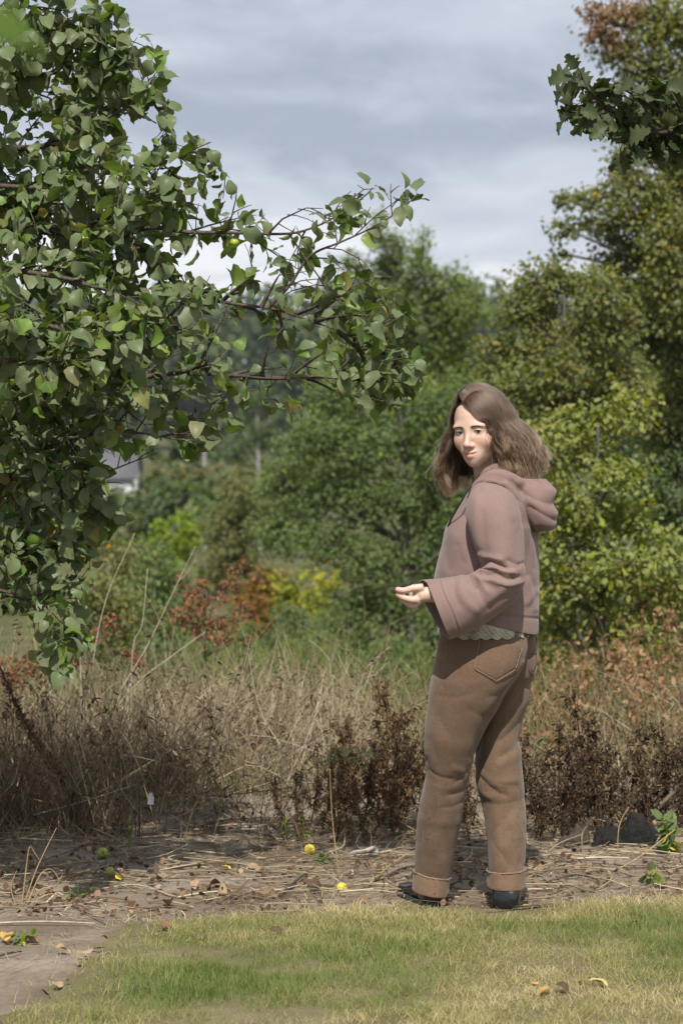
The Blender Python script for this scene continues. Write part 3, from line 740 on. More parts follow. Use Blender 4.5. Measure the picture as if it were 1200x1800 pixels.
# ---- apples
def apple_mat(name, c1, c2, spot=0.25):
    t = NT(name); co = t.coord('Object')
    col = t.ramp(t.noise(25, 4, 0.6, co), [(0.35, c1), (0.65, c2)])
    col = t.mix(t.ramp(t.noise(130, 3, 0.6, co), [(0.62, (0, 0, 0)), (0.68, (spot, spot, spot))]), col, (0.10, 0.05, 0.02, 1))
    return t.finish(t.principled(col, 0.35, spec=0.45))
M['apple_green'] = apple_mat('green_apple_skin', (0.20, 0.26, 0.025), (0.34, 0.38, 0.05))
M['apple_yellow'] = apple_mat('yellow_apple_skin', (0.50, 0.42, 0.03), (0.70, 0.58, 0.08), 0.8)
def apple(P, d, mat, label, rot=(0, 0, 0), stem_len=0.012):
    nu, nv = 28, 20
    th = np.linspace(0, 2 * np.pi, nu, endpoint=False); ph = np.linspace(0.0, np.pi, nv)
    PH, TH = np.meshgrid(ph, th, indexing='ij')
    rr_ = 0.5 * d * (1 + 0.10 * np.sin(PH) ** 2 - 0.34 * np.exp(-(PH / 0.30) ** 2) - 0.20 * np.exp(-((np.pi - PH) / 0.28) ** 2) + 0.012 * np.cos(5 * TH) * (PH > 1.6))
    V = np.stack((rr_ * np.sin(PH) * np.cos(TH), rr_ * np.sin(PH) * np.sin(TH), rr_ * np.cos(PH) * 0.94), -1).reshape(-1, 3)
    i, j = np.meshgrid(np.arange(nv - 1), np.arange(nu), indexing='ij'); a = i * nu + j; b = i * nu + (j + 1) % nu
    F = np.stack((a, a + nu, b + nu, b), -1).reshape(-1, 4)
    root = empty('apple', P, label, 'apple', 'small apples'); root.rotation_euler = rot
    link('flesh', np_mesh('flesh', V, [F], None, True), root, M[mat])
    g = Geo(); g.add(*tube(np.array([(0, 0, 0.25 * d), (0.001, 0, 0.46 * d), (0.004, 0, 0.46 * d + stem_len)]), [0.0014, 0.001, 0.0014], 5, False))
    link('stem', g.mesh('stem', True), root, M['apple_bark'])
apple(W(412, 426, 7.45), 0.026, 'apple_green', 'small green apple hanging under a branch against the sky', (0.2, 0.1, 0), 0.018)
apple(W(149, 421, 7.35), 0.024, 'apple_green', 'small green apple deep among the apple leaves', (0.1, 0.2, 0), 0.018)

# ---- oak at the right: trunk outside the picture, one branch reaching in
def oak():
    rng = np.random.default_rng(77)
    base = np.array((2.75, 8.2, 0.0))
    root = empty('oak_tree', base, 'oak with one leafy branch reaching in at the upper right', 'oak')
    trunk = catmull([base + (0, 0, -.1), base + (0, 0, 1.2), base + (0.05, 0, 2.2), base + (0.0, 0, 3.6), base + (0.05, 0, 4.6)], 22)
    trg = Geo(); trg.add(*tube(trunk, np.linspace(0.13, 0.06, 22), 14, False)); child('trunk', trg.mesh('trunk', True), root, M['bark'])
    mains = []
    def br(pts, r0, r1, start=None):
        P = [W(x, y, Y) for x, y, Y in pts]
        if start is not None: P = [start] + P
        mains.append((catmull(P, 9 + 5 * len(P)), r0, r1))
    br([(1400, 250, 8.0), (1250, 228, 7.85), (1180, 232, 7.8), (1115, 228, 7.78), (1085, 205, 7.76), (1055, 185, 7.75), (1030, 150, 7.74), (1015, 118, 7.74)], 0.016, 0.002, np.array((2.75, 8.2, 2.2)))
    br([(1190, 218, 7.8), (1165, 200, 7.78), (1135, 182, 7.76), (1100, 160, 7.75), (1075, 150, 7.75)], 0.007, 0.002)
    br([(1085, 205, 7.76), (1050, 200, 7.74), (1025, 198, 7.73), (1000, 195, 7.73)], 0.004, 0.0018)
    br([(1150, 230, 7.78), (1110, 245, 7.76), (1085, 252, 7.75)], 0.004, 0.0018)
    br([(1230, 226, 7.82), (1200, 200, 7.8), (1180, 165, 7.8), (1160, 150, 7.8)], 0.006, 0.002)
    br([(1250, 228, 7.85), (1215, 245, 7.8), (1180, 262, 7.8)], 0.005, 0.002)
    region = [(985, 110), (1020, 95), (1050, 135), (1100, 135), (1150, 130), (1260, 110), (1500, 100), (1500, 300), (1200, 290), (1120, 280), (1060, 262), (1000, 210), (985, 190)]
    wood, leaves = broad_branches(rng, mains, region, (7.3, 8.4), 0.074, (0.045, 0.06), (0.085, 0.05), 0.022, 1)
    for a, z in ((0.2, 2.9), (1.5, 3.3), (4.6, 3.2), (5.6, 3.8), (0.8, 4.1)):
        p0 = np.array([np.interp(z, trunk[:, 2], trunk[:, c]) for c in range(3)]); e = p0 + np.array((math.cos(a) * 1.2, math.sin(a) * 1.2, 0.35))
        w2, l2 = broad_branches(rng, [(catmull([p0, (p0 + e) / 2 + (0, 0, .1), e], 14), 0.03, 0.003)], None, (0, 99), 0.09, (0.14, 0.14), (0.4, 0.12), 0.09)
        wood += w2; leaves += l2
    tw = Geo()
    for P, r, gen in wood:
        if gen == 0:
            b = Geo(); b.add(*tube(P, np.linspace(r[0], r[-1], len(P)), 6, False)); child('branch', b.mesh('branch', True), root, M['dark_bark'])
        else: tw.add(*tube(P[[0, 2, 5, 7]], np.linspace(r[0], r[-1], 4), 3, False))
    o = child('twigs', tw.mesh('twigs', True), root, M['dark_bark']); o['kind'] = 'stuff'
    stops = [(0, (0.026, 0.046, 0.014)), (0.6, (0.042, 0.070, 0.020)), (0.9, (0.065, 0.095, 0.028)), (1, (0.14, 0.14, 0.05))]
    mo = leaf_mat('oak_leaf_single', stops, (0.08, 0.10, 0.05), trans=0.3, rough=0.5, spec=0.2, per_object=True, spots=0.4)
    mm = leaf_mat('oak_leaf_mass', stops, (0.08, 0.10, 0.05), trans=0.3, rough=0.5, spec=0.2)
    print('oak leaves', len(leaves))
    place_leaves(root, leaves, [apple_leaf_mesh(100 + k, oak=True) for k in range(6)], mo, mm, 120, rng, [apple_leaf_mesh(100 + k, True, True) for k in range(6)])
    # an acorn under the branch
    c = W(1041, 208, 7.73)
    r2 = empty('acorn', c, 'green acorn hanging under the oak leaves', 'acorn')
    ph = np.linspace(0, np.pi, 10); th = np.linspace(0, 2 * np.pi, 14, endpoint=False); PH, TH = np.meshgrid(ph, th, indexing='ij')
    V = np.stack((0.0085 * np.sin(PH) * np.cos(TH), 0.0085 * np.sin(PH) * np.sin(TH), 0.012 * np.cos(PH) - 0.002), -1).reshape(-1, 3)
    i, j = np.meshgrid(np.arange(9), np.arange(14), indexing='ij'); a = i * 14 + j; b = i * 14 + (j + 1) % 14
    link('nut', np_mesh('nut', V, [np.stack((a, a + 14, b + 14, b), -1).reshape(-1, 4)], None, True), r2, M['apple_green'])
    g = Geo(); g.add(*tube(np.array([(0, 0, 0.001), (0, 0, 0.007), (0, 0, 0.012), (0, 0, 0.014), (0.002, 0, 0.028)]), [0.0094, 0.0096, 0.007, 0.0014, 0.0012], 12, False))
    link('cup', g.mesh('cup', True), r2, M['bark'])
oak()

# ---- a leafy shoot close to the camera, far out of focus
def near_shoot():
    rng = np.random.default_rng(9)
    base = W(-330, -120, 1.55)
    root = empty('near_leafy_twig', base, 'blurred bright green leaves close to the camera in the upper left corner', 'twig')
    P = catmull([base, W(-220, -30, 1.5), W(-150, 20, 1.48), W(-120, 300, 1.47), W(-130, 480, 1.46), W(-140, 690, 1.46)], 30)
    g = Geo(); g.add(*tube(P, np.linspace(0.003, 0.0015, 30), 6, False)); child('stem', g.mesh('stem', True), root, M['apple_bark'])
    mt = leaf_mat('near_leaf', [(0, (0.060, 0.105, 0.016)), (1, (0.085, 0.14, 0.022))], trans=0.40, per_object=True)
    V, F = apple_leaf_mesh(301)
    me = np_mesh('leaf', V, [F], None, True); me.materials.append(mt)
    for (x, y, tx, ty, s_) in ((-130, 22, 92, 50, 0.068), (-125, 300, -90, 420, 0.06), (-130, 470, 20, 476, 0.052), (-140, 690, 14, 668, 0.052), (-150, 30, -260, 200, 0.06)):
        a = W(x, y, 1.48); b = W(tx, ty, 1.47)
        D = b - a; s_ = np.linalg.norm(D) / 1.32; D /= np.linalg.norm(D)
        o = bpy.data.objects.new('leaf', me); COL.objects.link(o); o.parent = root
        m4 = Matrix(frame_mat(a + D * 0.36 * s_, D, np.array((0.1, -0.42, 0.88)), s_).tolist()); m4.translation -= Vector(root.location); o.matrix_basis = m4
near_shoot()

# ================================================================== the person
PY0 = 7.5
def ring_loft(keys, nseg=72, nring=120, cap=True):
    """keys: (Lx, Ly, Rx, Ry, Yc, dh[, power[, (bx,bz)]]) - outline edges in photograph pixels, centre distance, half depth in metres"""
    C, A, B, Pw, O_ = [], [], [], [], []
    for k in keys:
        L, Rr = W(k[0], k[1], k[4]), W(k[2], k[3], k[4])
        C.append((L + Rr) / 2); A.append((Rr - L) / 2)
        b = np.array((0.0, k[5], 0.0))
        O_.append(np.array((k[7][0], 0, k[7][1])) if len(k) > 7 else np.zeros(3))
        B.append(b); Pw.append(k[6] if len(k) > 6 else 2.0)
    C, A, B, O_ = catmull(C, nring), catmull(A, nring), catmull(B, nring), catmull(O_, nring)
    Pw = np.interp(np.linspace(0, 1, nring), np.linspace(0, 1, len(Pw)), Pw)
    th = np.linspace(0, 2 * np.pi, nseg, endpoint=False)
    c, s = np.cos(th), np.sin(th)
    ex = 2.0 / Pw
    cc = np.sign(c)[None] * np.abs(c)[None] ** ex[:, None]; ss = np.sign(s)[None] * np.abs(s)[None] ** ex[:, None]
    V = C[:, None] + cc[:, :, None] * A[:, None] + ss[:, :, None] * B[:, None] + np.maximum(ss, 0)[:, :, None] * O_[:, None]
    V = V.reshape(-1, 3)
    i, j = np.meshgrid(np.arange(nring - 1), np.arange(nseg), indexing='ij')
    a = i * nseg + j; b = i * nseg + (j + 1) % nseg
    F = np.stack((a, a + nseg, b + nseg, b), -1).reshape(-1, 4)
    if not cap: return V, F, None
    n0 = len(V); V = np.vstack((V, C[0], C[-1]))
    j = np.arange(nseg)
    T = np.vstack((np.stack((np.full(nseg, n0), j, (j + 1) % nseg), -1),
                   np.stack((np.full(nseg, n0 + 1), (nring - 1) * nseg + (j + 1) % nseg, (nring - 1) * nseg + j), -1)))
    return V, F, T

def raw_mesh(parts):
    Vs, Qs, Ts, n = [], [], [], 0
    for V, Q, T in parts:
        Vs.append(V); Qs.append(Q + n)
        if T is not None: Ts.append(T + n)
        n += len(V)
    return np_mesh('raw', np.concatenate(Vs), [np.concatenate(Qs)] + ([np.concatenate(Ts)] if Ts else []))

def apply_mods(me, mods):
    """mesh with a stack of modifiers applied"""
    o = bpy.data.objects.new('tmp', me); COL.objects.link(o)
    for ty, kw in mods:
        m_ = o.modifiers.new('m', ty)
        for k, v in kw.items(): setattr(m_, k, v)
    dg = bpy.context.evaluated_depsgraph_get(); dg.update()
    out = bpy.data.meshes.new_from_object(o.evaluated_get(dg))
    bpy.data.objects.remove(o)
    return out
def remesh(me, vox, it=4, fac=0.5):
    return apply_mods(me, [('REMESH', dict(mode='VOXEL', voxel_size=vox, use_smooth_shade=True)), ('SMOOTH', dict(factor=fac, iterations=it))])
def get_co(me):
    V = np.empty(len(me.vertices) * 3, np.float32); me.vertices.foreach_get('co', V); return V.reshape(-1, 3).astype(float)
def get_no(me):
    N = np.empty(len(me.vertices) * 3, np.float32); me.vertex_normals.foreach_get('vector', N); return N.reshape(-1, 3).astype(float)
def set_co(me, V):
    me.vertices.foreach_set('co', np.asarray(V, np.float32).ravel()); me.update()
def all_smooth(me): me.polygons.foreach_set('use_smooth', np.ones(len(me.polygons), bool))
def seg_dist(p, poly):
    best = np.full(len(p), 1e9)
    for (a, b) in zip(poly[:-1], poly[1:]):
        a = np.array(a, float); b = np.array(b, float); d = b - a
        tt = np.clip(((p - a) @ d) / (d @ d + 1e-9), 0, 1)
        best = np.minimum(best, np.linalg.norm(p - a - tt[:, None] * d, axis=1))
    return best
def fold(me, strokes, side=-1):
    """press folds into cloth: strokes (polyline px, amplitude m (+ out, - in), width px), on the side facing the camera"""
    V = get_co(me); N = get_no(me); p = PX(V); D = np.zeros(len(V))
    face = np.clip(-N[:, 1] * 1.6 + 0.55, 0, 1)
    for poly, amp, wd in strokes:
        poly = catmull(poly, max(4, 5 * len(poly)))
        d = seg_dist(p, poly)
        D += amp * (np.exp(-(d / wd) ** 2) if amp > 0 else np.exp(-(d / (wd * 0.9)) ** 1.25)) * face
    set_co(me, V + N * D[:, None])
def crumple(me, amp, scale, seed=0, stretch=(1, 1, 1)):
    V = get_co(me); N = get_no(me)
    q = V * np.array(stretch) * scale + np.array((seed * 7.3, seed * 3.1, 0.37))
    D = vnoise(q) + 0.5 * vnoise(q * 2.1 + 5.2)
    set_co(me, V + N * (amp * D)[:, None])

def crease(me, amp, scale, seed=0, stretch=(1, 1, 1)):
    """thin sharp creases between flat panels of cloth"""
    V = get_co(me); N = get_no(me)
    q = V * np.array(stretch) * scale + np.array((seed * 5.3, seed * 2.9, 0.71))
    w_ = np.stack((vnoise(q * .5 + 9), vnoise(q * .5 + 31), vnoise(q * .5 + 57)), -1) * 0.6
    D = np.exp(-(np.abs(vnoise(q + w_)) / 0.07)) * smooth(-0.15, 0.35, vnoise(q * 0.45 + 17))
    set_co(me, V - N * (amp * D)[:, None])

# ---- cloth and skin materials
def cloth_mat(name, c_lo, c_hi, weave=900, bump=0.25, rough=0.85, stains=False, streak=True):
    t = NT(name); co = t.coord('Object')
    n1 = t.noise(7, 5, 0.6, co)
    col = t.ramp(n1, [(0.3, c_lo), (0.7, c_hi)])
    fine = t.noise(weave, 2, 0.6, t.mapping(co, (1, 1, 0.25) if streak else (1, 1, 1)))
    fine2 = t.noise(weave * 0.6, 2, 0.6, t.mapping(co, (0.3, 0.3, 1.2) if streak else (1, 1, 1)))
    fz = t.math('ADD', t.math('MULTIPLY', fine, 0.5), t.math('MULTIPLY', fine2, 0.5))
    col = t.mix(0.55, col, t.mix(1.0, col, t.ramp(fz, [(0.32, (0.62, 0.6, 0.58)), (0.66, (1.4, 1.4, 1.4))]), 'MULTIPLY'))
    if stains:
        sp = t.noise(95, 3, 0.55, co)
        sx = t.node('ShaderNodeSeparateXYZ'); t.l.new(t.coord('Object'), sx.inputs[0])
        m1 = t.ramp(sp, [(0.565, (0, 0, 0)), (0.60, (1, 1, 1))])
        zm = t.ramp(sx.outputs[2], [(0.16, (0, 0, 0)), (0.24, (1, 1, 1)), (0.36, (1, 1, 1)), (0.46, (0, 0, 0))])
        pm = t.ramp(t.noise(12, 2, 0.5, co), [(0.42, (0, 0, 0)), (0.55, (1, 1, 1))])
        mk = t.math('MULTIPLY', t.math('MULTIPLY', m1, zm), pm)
        col = t.mix(t.math('MULTIPLY', mk, 0.6), col, (0.06, 0.035, 0.022, 1))
        wear = t.ramp(t.noise(5, 5, 0.65, co), [(0.5, (0, 0, 0)), (0.72, (0.5, 0.5, 0.5))])
        col = t.mix(wear, col, (0.24, 0.170, 0.118, 1))
    return t.finish(t.principled(col, rough, t.bump(fz, bump, 0.002), spec=0.15, Sheen_Weight=0.15, Sheen_Roughness=0.5))
m_hoodie = cloth_mat('dusty_rose_jersey', (0.190, 0.130, 0.118), (0.212, 0.147, 0.134), 700, 0.12, 0.9, streak=False)
m_hood_in = cloth_mat('dusty_rose_jersey_hood', (0.178, 0.120, 0.109), (0.200, 0.137, 0.124), 700, 0.12, 0.9, streak=False)
m_trouser = cloth_mat('brown_washed_denim', (0.106, 0.067, 0.044), (0.142, 0.094, 0.063), 520, 0.35, 0.9, stains=True)
m_cuff = cloth_mat('brown_denim_reverse', (0.150, 0.094, 0.061), (0.190, 0.124, 0.084), 520, 0.3, 0.9)
m_stitch = cloth_mat('tan_stitching', (0.20, 0.125, 0.080), (0.27, 0.18, 0.12), 600, 0.1)
m_lace = cloth_mat('cream_lace', (0.36, 0.33, 0.26), (0.55, 0.51, 0.42), 260, 0.9, streak=False)
t = NT('black_patent_leather'); m_patent = t.finish(t.principled((0.008, 0.008, 0.010, 1), 0.20, t.bump(t.noise(40, 3, 0.5, t.coord('Object')), 0.12, 0.004), spec=0.6))
t = NT('black_rubber'); m_rubber = t.finish(t.principled((0.010, 0.010, 0.010, 1), 0.4))
t = NT('black_cord'); m_cord = t.finish(t.principled((0.012, 0.012, 0.013, 1), 0.8))

HEAD = W(843, 755, 7.47)                    # middle of the head
yaw, pit, rol = R(28), R(6), R(4)
hf = np.array((-math.sin(yaw) * math.cos(pit), -math.cos(yaw) * math.cos(pit), -math.sin(pit)))
hl = np.array((math.cos(yaw), -math.sin(yaw), 0.0))                # her left = image right
hu = np.cross(hl, hf); hu = hu if hu[2] > 0 else -hu
hl2 = hl * math.cos(rol) + hu * math.sin(rol); hu2 = hu * math.cos(rol) - hl * math.sin(rol)
HL, HF, HU = hl2, hf, hu2
def head_w(p):
    p = np.asarray(p, float).reshape(-1, 3)
    return HEAD + p[:, 0:1] * HL + p[:, 1:2] * HF + p[:, 2:3] * HU

def sd_ell(p, c, r):
    c = np.array(c); r = np.array(r); q = (p - c) / r
    k0 = np.linalg.norm(q, axis=1); k1 = np.linalg.norm(q / r, axis=1)
    return k0 * (k0 - 1.0) / (k1 + 1e-9)
def sd_cap(p, a, b, ra, rb):
    a = np.array(a); b = np.array(b); d = b - a
    h = np.clip(((p - a) @ d) / (d @ d), 0, 1)
    return np.linalg.norm(p - a - h[:, None] * d, axis=1) - (ra + (rb - ra) * h)
def smin(a, b, k):
    h = np.clip(0.5 + 0.5 * (b - a) / k, 0, 1); return b * (1 - h) + a * h - k * h * (1 - h)
def smax(a, b, k): return -smin(-a, -b, k)
def head_sdf(p):
    q = p.copy(); q[:, 0] = np.abs(q[:, 0]); lft = (p[:, 0] > 0)
    d = sd_ell(q, (0, -0.012, 0.034), (0.076, 0.099, 0.084))
    d = smin(d, sd_ell(q, (0, 0.021, -0.018), (0.0595, 0.068, 0.076)), 0.03)
    d = smin(d, sd_ell(q, (0.019, 0.026, -0.066), (0.021, 0.038, 0.025)), 0.03)
    d = smin(d, sd_ell(q, (0, 0.064, -0.0965), (0.015, 0.018, 0.013)), 0.034)
    d = smin(d, sd_ell(q, (0.037, 0.055, -0.028), (0.024, 0.024, 0.022)), 0.026)
    d = smin(d, sd_ell(q, (0.027, 0.074, 0.018), (0.025, 0.012, 0.008)), 0.018)
    d = smax(d, -sd_ell(q, (0.0305, 0.102, 0.001), (0.017, 0.018, 0.010)), 0.014)
    d = smin(d, sd_cap(q, (0, 0.085, 0.006), (0, 0.104, -0.034), 0.0060, 0.0090), 0.012)
    d = smin(d, sd_ell(q, (0, 0.1060, -0.0370), (0.0098, 0.0092, 0.0082)), 0.007)
    d = smin(d, sd_ell(q, (0.0118, 0.0945, -0.0405), (0.0062, 0.0090, 0.0062)), 0.006)
    d = smax(d, -sd_ell(q, (0.0068, 0.0985, -0.0490), (0.0036, 0.0052, 0.0030)), 0.003)
    d = smin(d, sd_ell(q, (0, 0.074, -0.068), (0.026, 0.017, 0.022)), 0.024)
    mz = q.copy(); mz[:, 2] -= 0.17 * np.maximum(q[:, 0] - 0.006, 0); mz[:, 1] += 19.0 * q[:, 0] ** 2
    d = smin(d, sd_ell(mz, (0.005, 0.0912, -0.0615), (0.0165, 0.0062, 0.0044)), 0.006)
    d = smin(d, sd_ell(mz, (0, 0.0905, -0.0728), (0.0160, 0.0078, 0.0068)), 0.006)
    d = smax(d, -sd_ell(mz, (0, 0.0990, -0.0662), (0.0240, 0.0068, 0.0009)), 0.0022)
    # lids around the eyeball
    lid = sd_ell(q, (0.0305, 0.0735, 0.0012), (0.0155, 0.0150, 0.0120))
    lid = smax(lid, -sd_ell(q, (0.0305, 0.0880, -0.0010), (0.0142, 0.012, 0.0062)), 0.0015)
    d = smin(d, lid, 0.004)
    d = smin(d, sd_ell(q, (0.076, -0.012, -0.008), (0.009, 0.018, 0.030)), 0.008)
    return d

person = empty('person', (W(838, 753, PY0)[0], PY0, 0.0), 'young woman in dusty pink hoodie and brown trousers looking back over her shoulder', 'person')
POFF = -Vector(person.location)

def build_body():
    nu, nv = 250, 190
    th = np.linspace(0, 2 * np.pi, nu, endpoint=False)
    ph = np.linspace(0.015, math.pi - 0.35, nv)
    PH, TH = np.meshgrid(ph, th, indexing='ij')
    D = np.stack((np.sin(PH) * np.sin(TH), np.sin(PH) * np.cos(TH), np.cos(PH)), -1).reshape(-1, 3)
    O = np.array((0, 0.012, -0.015))
    r = np.full(len(D), 0.20)
    for _ in range(70):
        r = np.clip(r - 0.75 * head_sdf(O + D * r[:, None]), 0.02, 0.2)
    Lc = O + D * r[:, None]
    q = Lc.copy(); q[:, 0] = np.abs(q[:, 0])
    lip = np.exp(-(((q[:, 0]) / 0.0228) ** 4 + ((q[:, 2] + 0.0680 - 0.16 * np.maximum(q[:, 0] - 0.006, 0)) / (0.0115 * np.clip(1.15 - q[:, 0] / 0.028, 0.22, 1))) ** 4)) * (Lc[:, 1] > 0.05)
    blush = np.exp(-(((q[:, 0] - 0.040) / 0.024) ** 2 + ((q[:, 2] + 0.030) / 0.022) ** 2)) + 1.1 * np.exp(-((q[:, 0] / 0.014) ** 2 + ((q[:, 2] + 0.038) / 0.014) ** 2))
    blush *= (Lc[:, 1] > 0.03)
    eye = np.exp(-(((q[:, 0] - 0.031) / 0.019) ** 4 + ((q[:, 2] - 0.003) / 0.0085) ** 4)) * (Lc[:, 1] > 0.04)
    V = head_w(Lc)
    i, j = np.meshgrid(np.arange(nv - 1), np.arange(nu), indexing='ij')
    a = i * nu + j; b = i * nu + (j + 1) % nu
    F = np.stack((a, a + nu, b + nu, b), -1).reshape(-1, 4)
    n0 = len(V); V = np.vstack((V, V[:nu].mean(0)))
    T = np.stack((np.full(nu, n0), np.arange(nu), (np.arange(nu) + 1) % nu), -1)
    att = [np.append(lip, 0), np.append(blush, 0), np.append(eye, 0)]
    # body below the chin: one skinned surface
    P_ = lambda x, y, Y: W(x, y, Y)
    parts = []
    def limb(pts, rad, n=24, ns=20):
        C = catmull(pts, n); rr = np.interp(np.linspace(0, 1, n), np.linspace(0, 1, len(rad)), rad)
        v, f = tube(C, rr, ns, False)
        n_ = len(v); v = np.vstack((v, C[0], C[-1])); j_ = np.arange(ns)
        tt = np.vstack((np.stack((np.full(ns, n_), (j_ + 1) % ns, j_), -1), np.stack((np.full(ns, n_ + 1), (n - 1) * ns + j_, (n - 1) * ns + (j_ + 1) % ns), -1)))
        parts.append((v, f, tt))
    hd = head_w([(0, -0.02, -0.04)])[0]
    limb([hd, head_w([(0, -0.030, -0.115)])[0], P_(862, 845, 7.50), P_(858, 880, 7.5)], [0.048, 0.048, 0.052, 0.06])
    limb([P_(866, 890, 7.5), P_(862, 930, 7.5), P_(860, 1010, 7.5), P_(856, 1090, 7.5), P_(854, 1150, 7.5), P_(852, 1180, 7.5)], [0.06, 0.10, 0.105, 0.10, 0.10, 0.08])
    limb([P_(862, 872, 7.5), P_(866, 880, 7.36), P_(878, 955, 7.31), P_(888, 1026, 7.29), P_(822, 1038, 7.28), P_(757, 1046, 7.28)], [0.05, 0.048, 0.042, 0.036, 0.030, 0.023], 40)
    limb([P_(858, 872, 7.5), P_(855, 885, 7.66), P_(866, 980, 7.70), P_(868, 1030, 7.71), P_(850, 1085, 7.69), P_(842, 1120, 7.68)], [0.05, 0.048, 0.042, 0.036, 0.030, 0.022], 40)
    limb([P_(825, 1180, 7.43), P_(795, 1270, 7.43), P_(786, 1380, 7.48), P_(770, 1470, 7.53), P_(760, 1575, 7.565)], [0.06, 0.05, 0.042, 0.038, 0.03], 30)
    limb([P_(878, 1180, 7.56), P_(876, 1290, 7.56), P_(880, 1390, 7.54), P_(888, 1470, 7.52), P_(888, 1580, 7.515)], [0.06, 0.05, 0.042, 0.038, 0.03], 30)
    # right hand hanging, hidden from the photograph's side
    for k in range(4):
        limb([P_(842 + 5 * k - 8, 1128, 7.68 + 0.004 * k), P_(836 + 7 * k - 8, 1150, 7.68), P_(832 + 8 * k - 6, 1172 - 5 * abs(k - 1.4), 7.675)], [0.010, 0.009, 0.007], 10, 10)
    limb([P_(836, 1116, 7.67), P_(826, 1134, 7.66), P_(824, 1150, 7.65)], [0.012, 0.010, 0.008], 10, 10)
    limb([P_(842, 1112, 7.68), P_(840, 1140, 7.68)], [0.026, 0.030], 8, 12)
    coarse = list(parts); parts.clear()
    limb([P_(822, 1038, 7.28), P_(790, 1042, 7.28), P_(757, 1046, 7.28)], [0.030, 0.027, 0.023], 16, 16)
    # left hand, thumb lying over the bent index finger
    Yh = 7.275
    limb([P_(764, 1046, 7.28), P_(750, 1045, Yh), P_(738, 1047, Yh)], [0.0235, 0.0235, 0.0225], 12, 16)
    limb([P_(743, 1037, Yh), P_(731, 1059, Yh + 0.004)], [0.0205, 0.0185], 8, 16)
    limb([P_(744, 1044, Yh + 0.012), P_(733, 1060, Yh + 0.016)], [0.019, 0.016], 8, 16)
    limb([P_(743, 1033, Yh - 0.010), P_(726, 1034, Yh - 0.016), P_(710, 1038, Yh - 0.014), P_(698, 1036, Yh - 0.010), P_(695, 1035, Yh - 0.008)], [0.0135, 0.0108, 0.0096, 0.0086, 0.0062], 18, 14)
    limb([P_(734, 1054, Yh - 0.006), P_(722, 1054, Yh - 0.012), P_(708, 1050, Yh - 0.008), P_(699, 1045, Yh - 0.002), P_(696, 1042, Yh)], [0.0130, 0.0104, 0.0092, 0.0082, 0.0062], 18, 14)
    limb([P_(735, 1062, Yh + 0.006), P_(722, 1063, Yh + 0.008), P_(710, 1056, Yh + 0.012), P_(702, 1049, Yh + 0.014)], [0.0125, 0.0100, 0.0086, 0.0062], 16, 14)
    limb([P_(738, 1066, Yh + 0.018), P_(725, 1066, Yh + 0.024), P_(714, 1058, Yh + 0.028), P_(707, 1049, Yh + 0.030)], [0.0110, 0.0092, 0.0080, 0.0058], 16, 14)
    limb([P_(741, 1064, Yh + 0.028), P_(730, 1062, Yh + 0.038), P_(722, 1050, Yh + 0.042), P_(725, 1031, Yh + 0.038), P_(725, 1028, Yh + 0.036)], [0.0095, 0.0080, 0.0072, 0.0062, 0.0048], 16, 14)
    hand_ = remesh(raw_mesh(parts), 0.0032, 3, 0.45); rest_ = remesh(raw_mesh(coarse), 0.0065, 3, 0.45)
    hv = get_co(hand_); bv = np.vstack((hv, get_co(rest_)))
    polys = [tuple(p.vertices) for p in hand_.polygons] + [tuple(i_ + len(hv) for i_ in p.vertices) for p in rest_.polygons]
    bq = np.array([p for p in polys if len(p) == 4]); bt = [p for p in polys if len(p) == 3]
    nb = len(V)
    faces = [np.vstack((F, bq + nb)), np.vstack([T] + ([np.array(bt) + nb] if bt else []))]
    z = np.zeros(len(bv))
    # fingertips and knuckles are a little redder
    pb = PX(bv); tips = np.exp(-((pb[:, 0] - 697) / 12) ** 2) * (np.abs(pb[:, 1] - 1042) < 25)
    me = np_mesh('body', np.vstack((V, bv)), faces, {'lip': np.append(att[0], z), 'blush': np.append(att[1], tips), 'eye': np.append(att[2], z)}, True)
    t = NT('skin'); co = t.coord('Object')
    base = t.ramp(t.noise(60, 4, 0.6, co), [(0.3, (0.50, 0.345, 0.270)), (0.7, (0.58, 0.41, 0.33))])
    base = t.mix(t.math('MULTIPLY', t.attr('blush'), 0.35, True), base, (0.58, 0.26, 0.20, 1))
    base = t.mix(t.math('MULTIPLY', t.attr('eye'), 0.18, True), base, (0.40, 0.23, 0.18, 1))
    base = t.mix(t.math('MULTIPLY', t.attr('lip'), 0.70, True), base, (0.50, 0.200, 0.165, 1))
    ms = t.finish(t.principled(base, 0.48, t.bump(t.noise(420, 3, 0.6, co), 0.06, 0.001), spec=0.4, Subsurface_Weight=0.12, Subsurface_Radius=(0.012, 0.004, 0.002), Subsurface_Scale=0.3))
    o = link('body', me, person, ms); o.location = POFF
    o['label'] = 'face, neck and hands with fair skin'
build_body()

def pchild(name, me, mat, parent=None):
    o = link(name, me, parent or person, mat)
    if parent is None: o.location = POFF
    return o

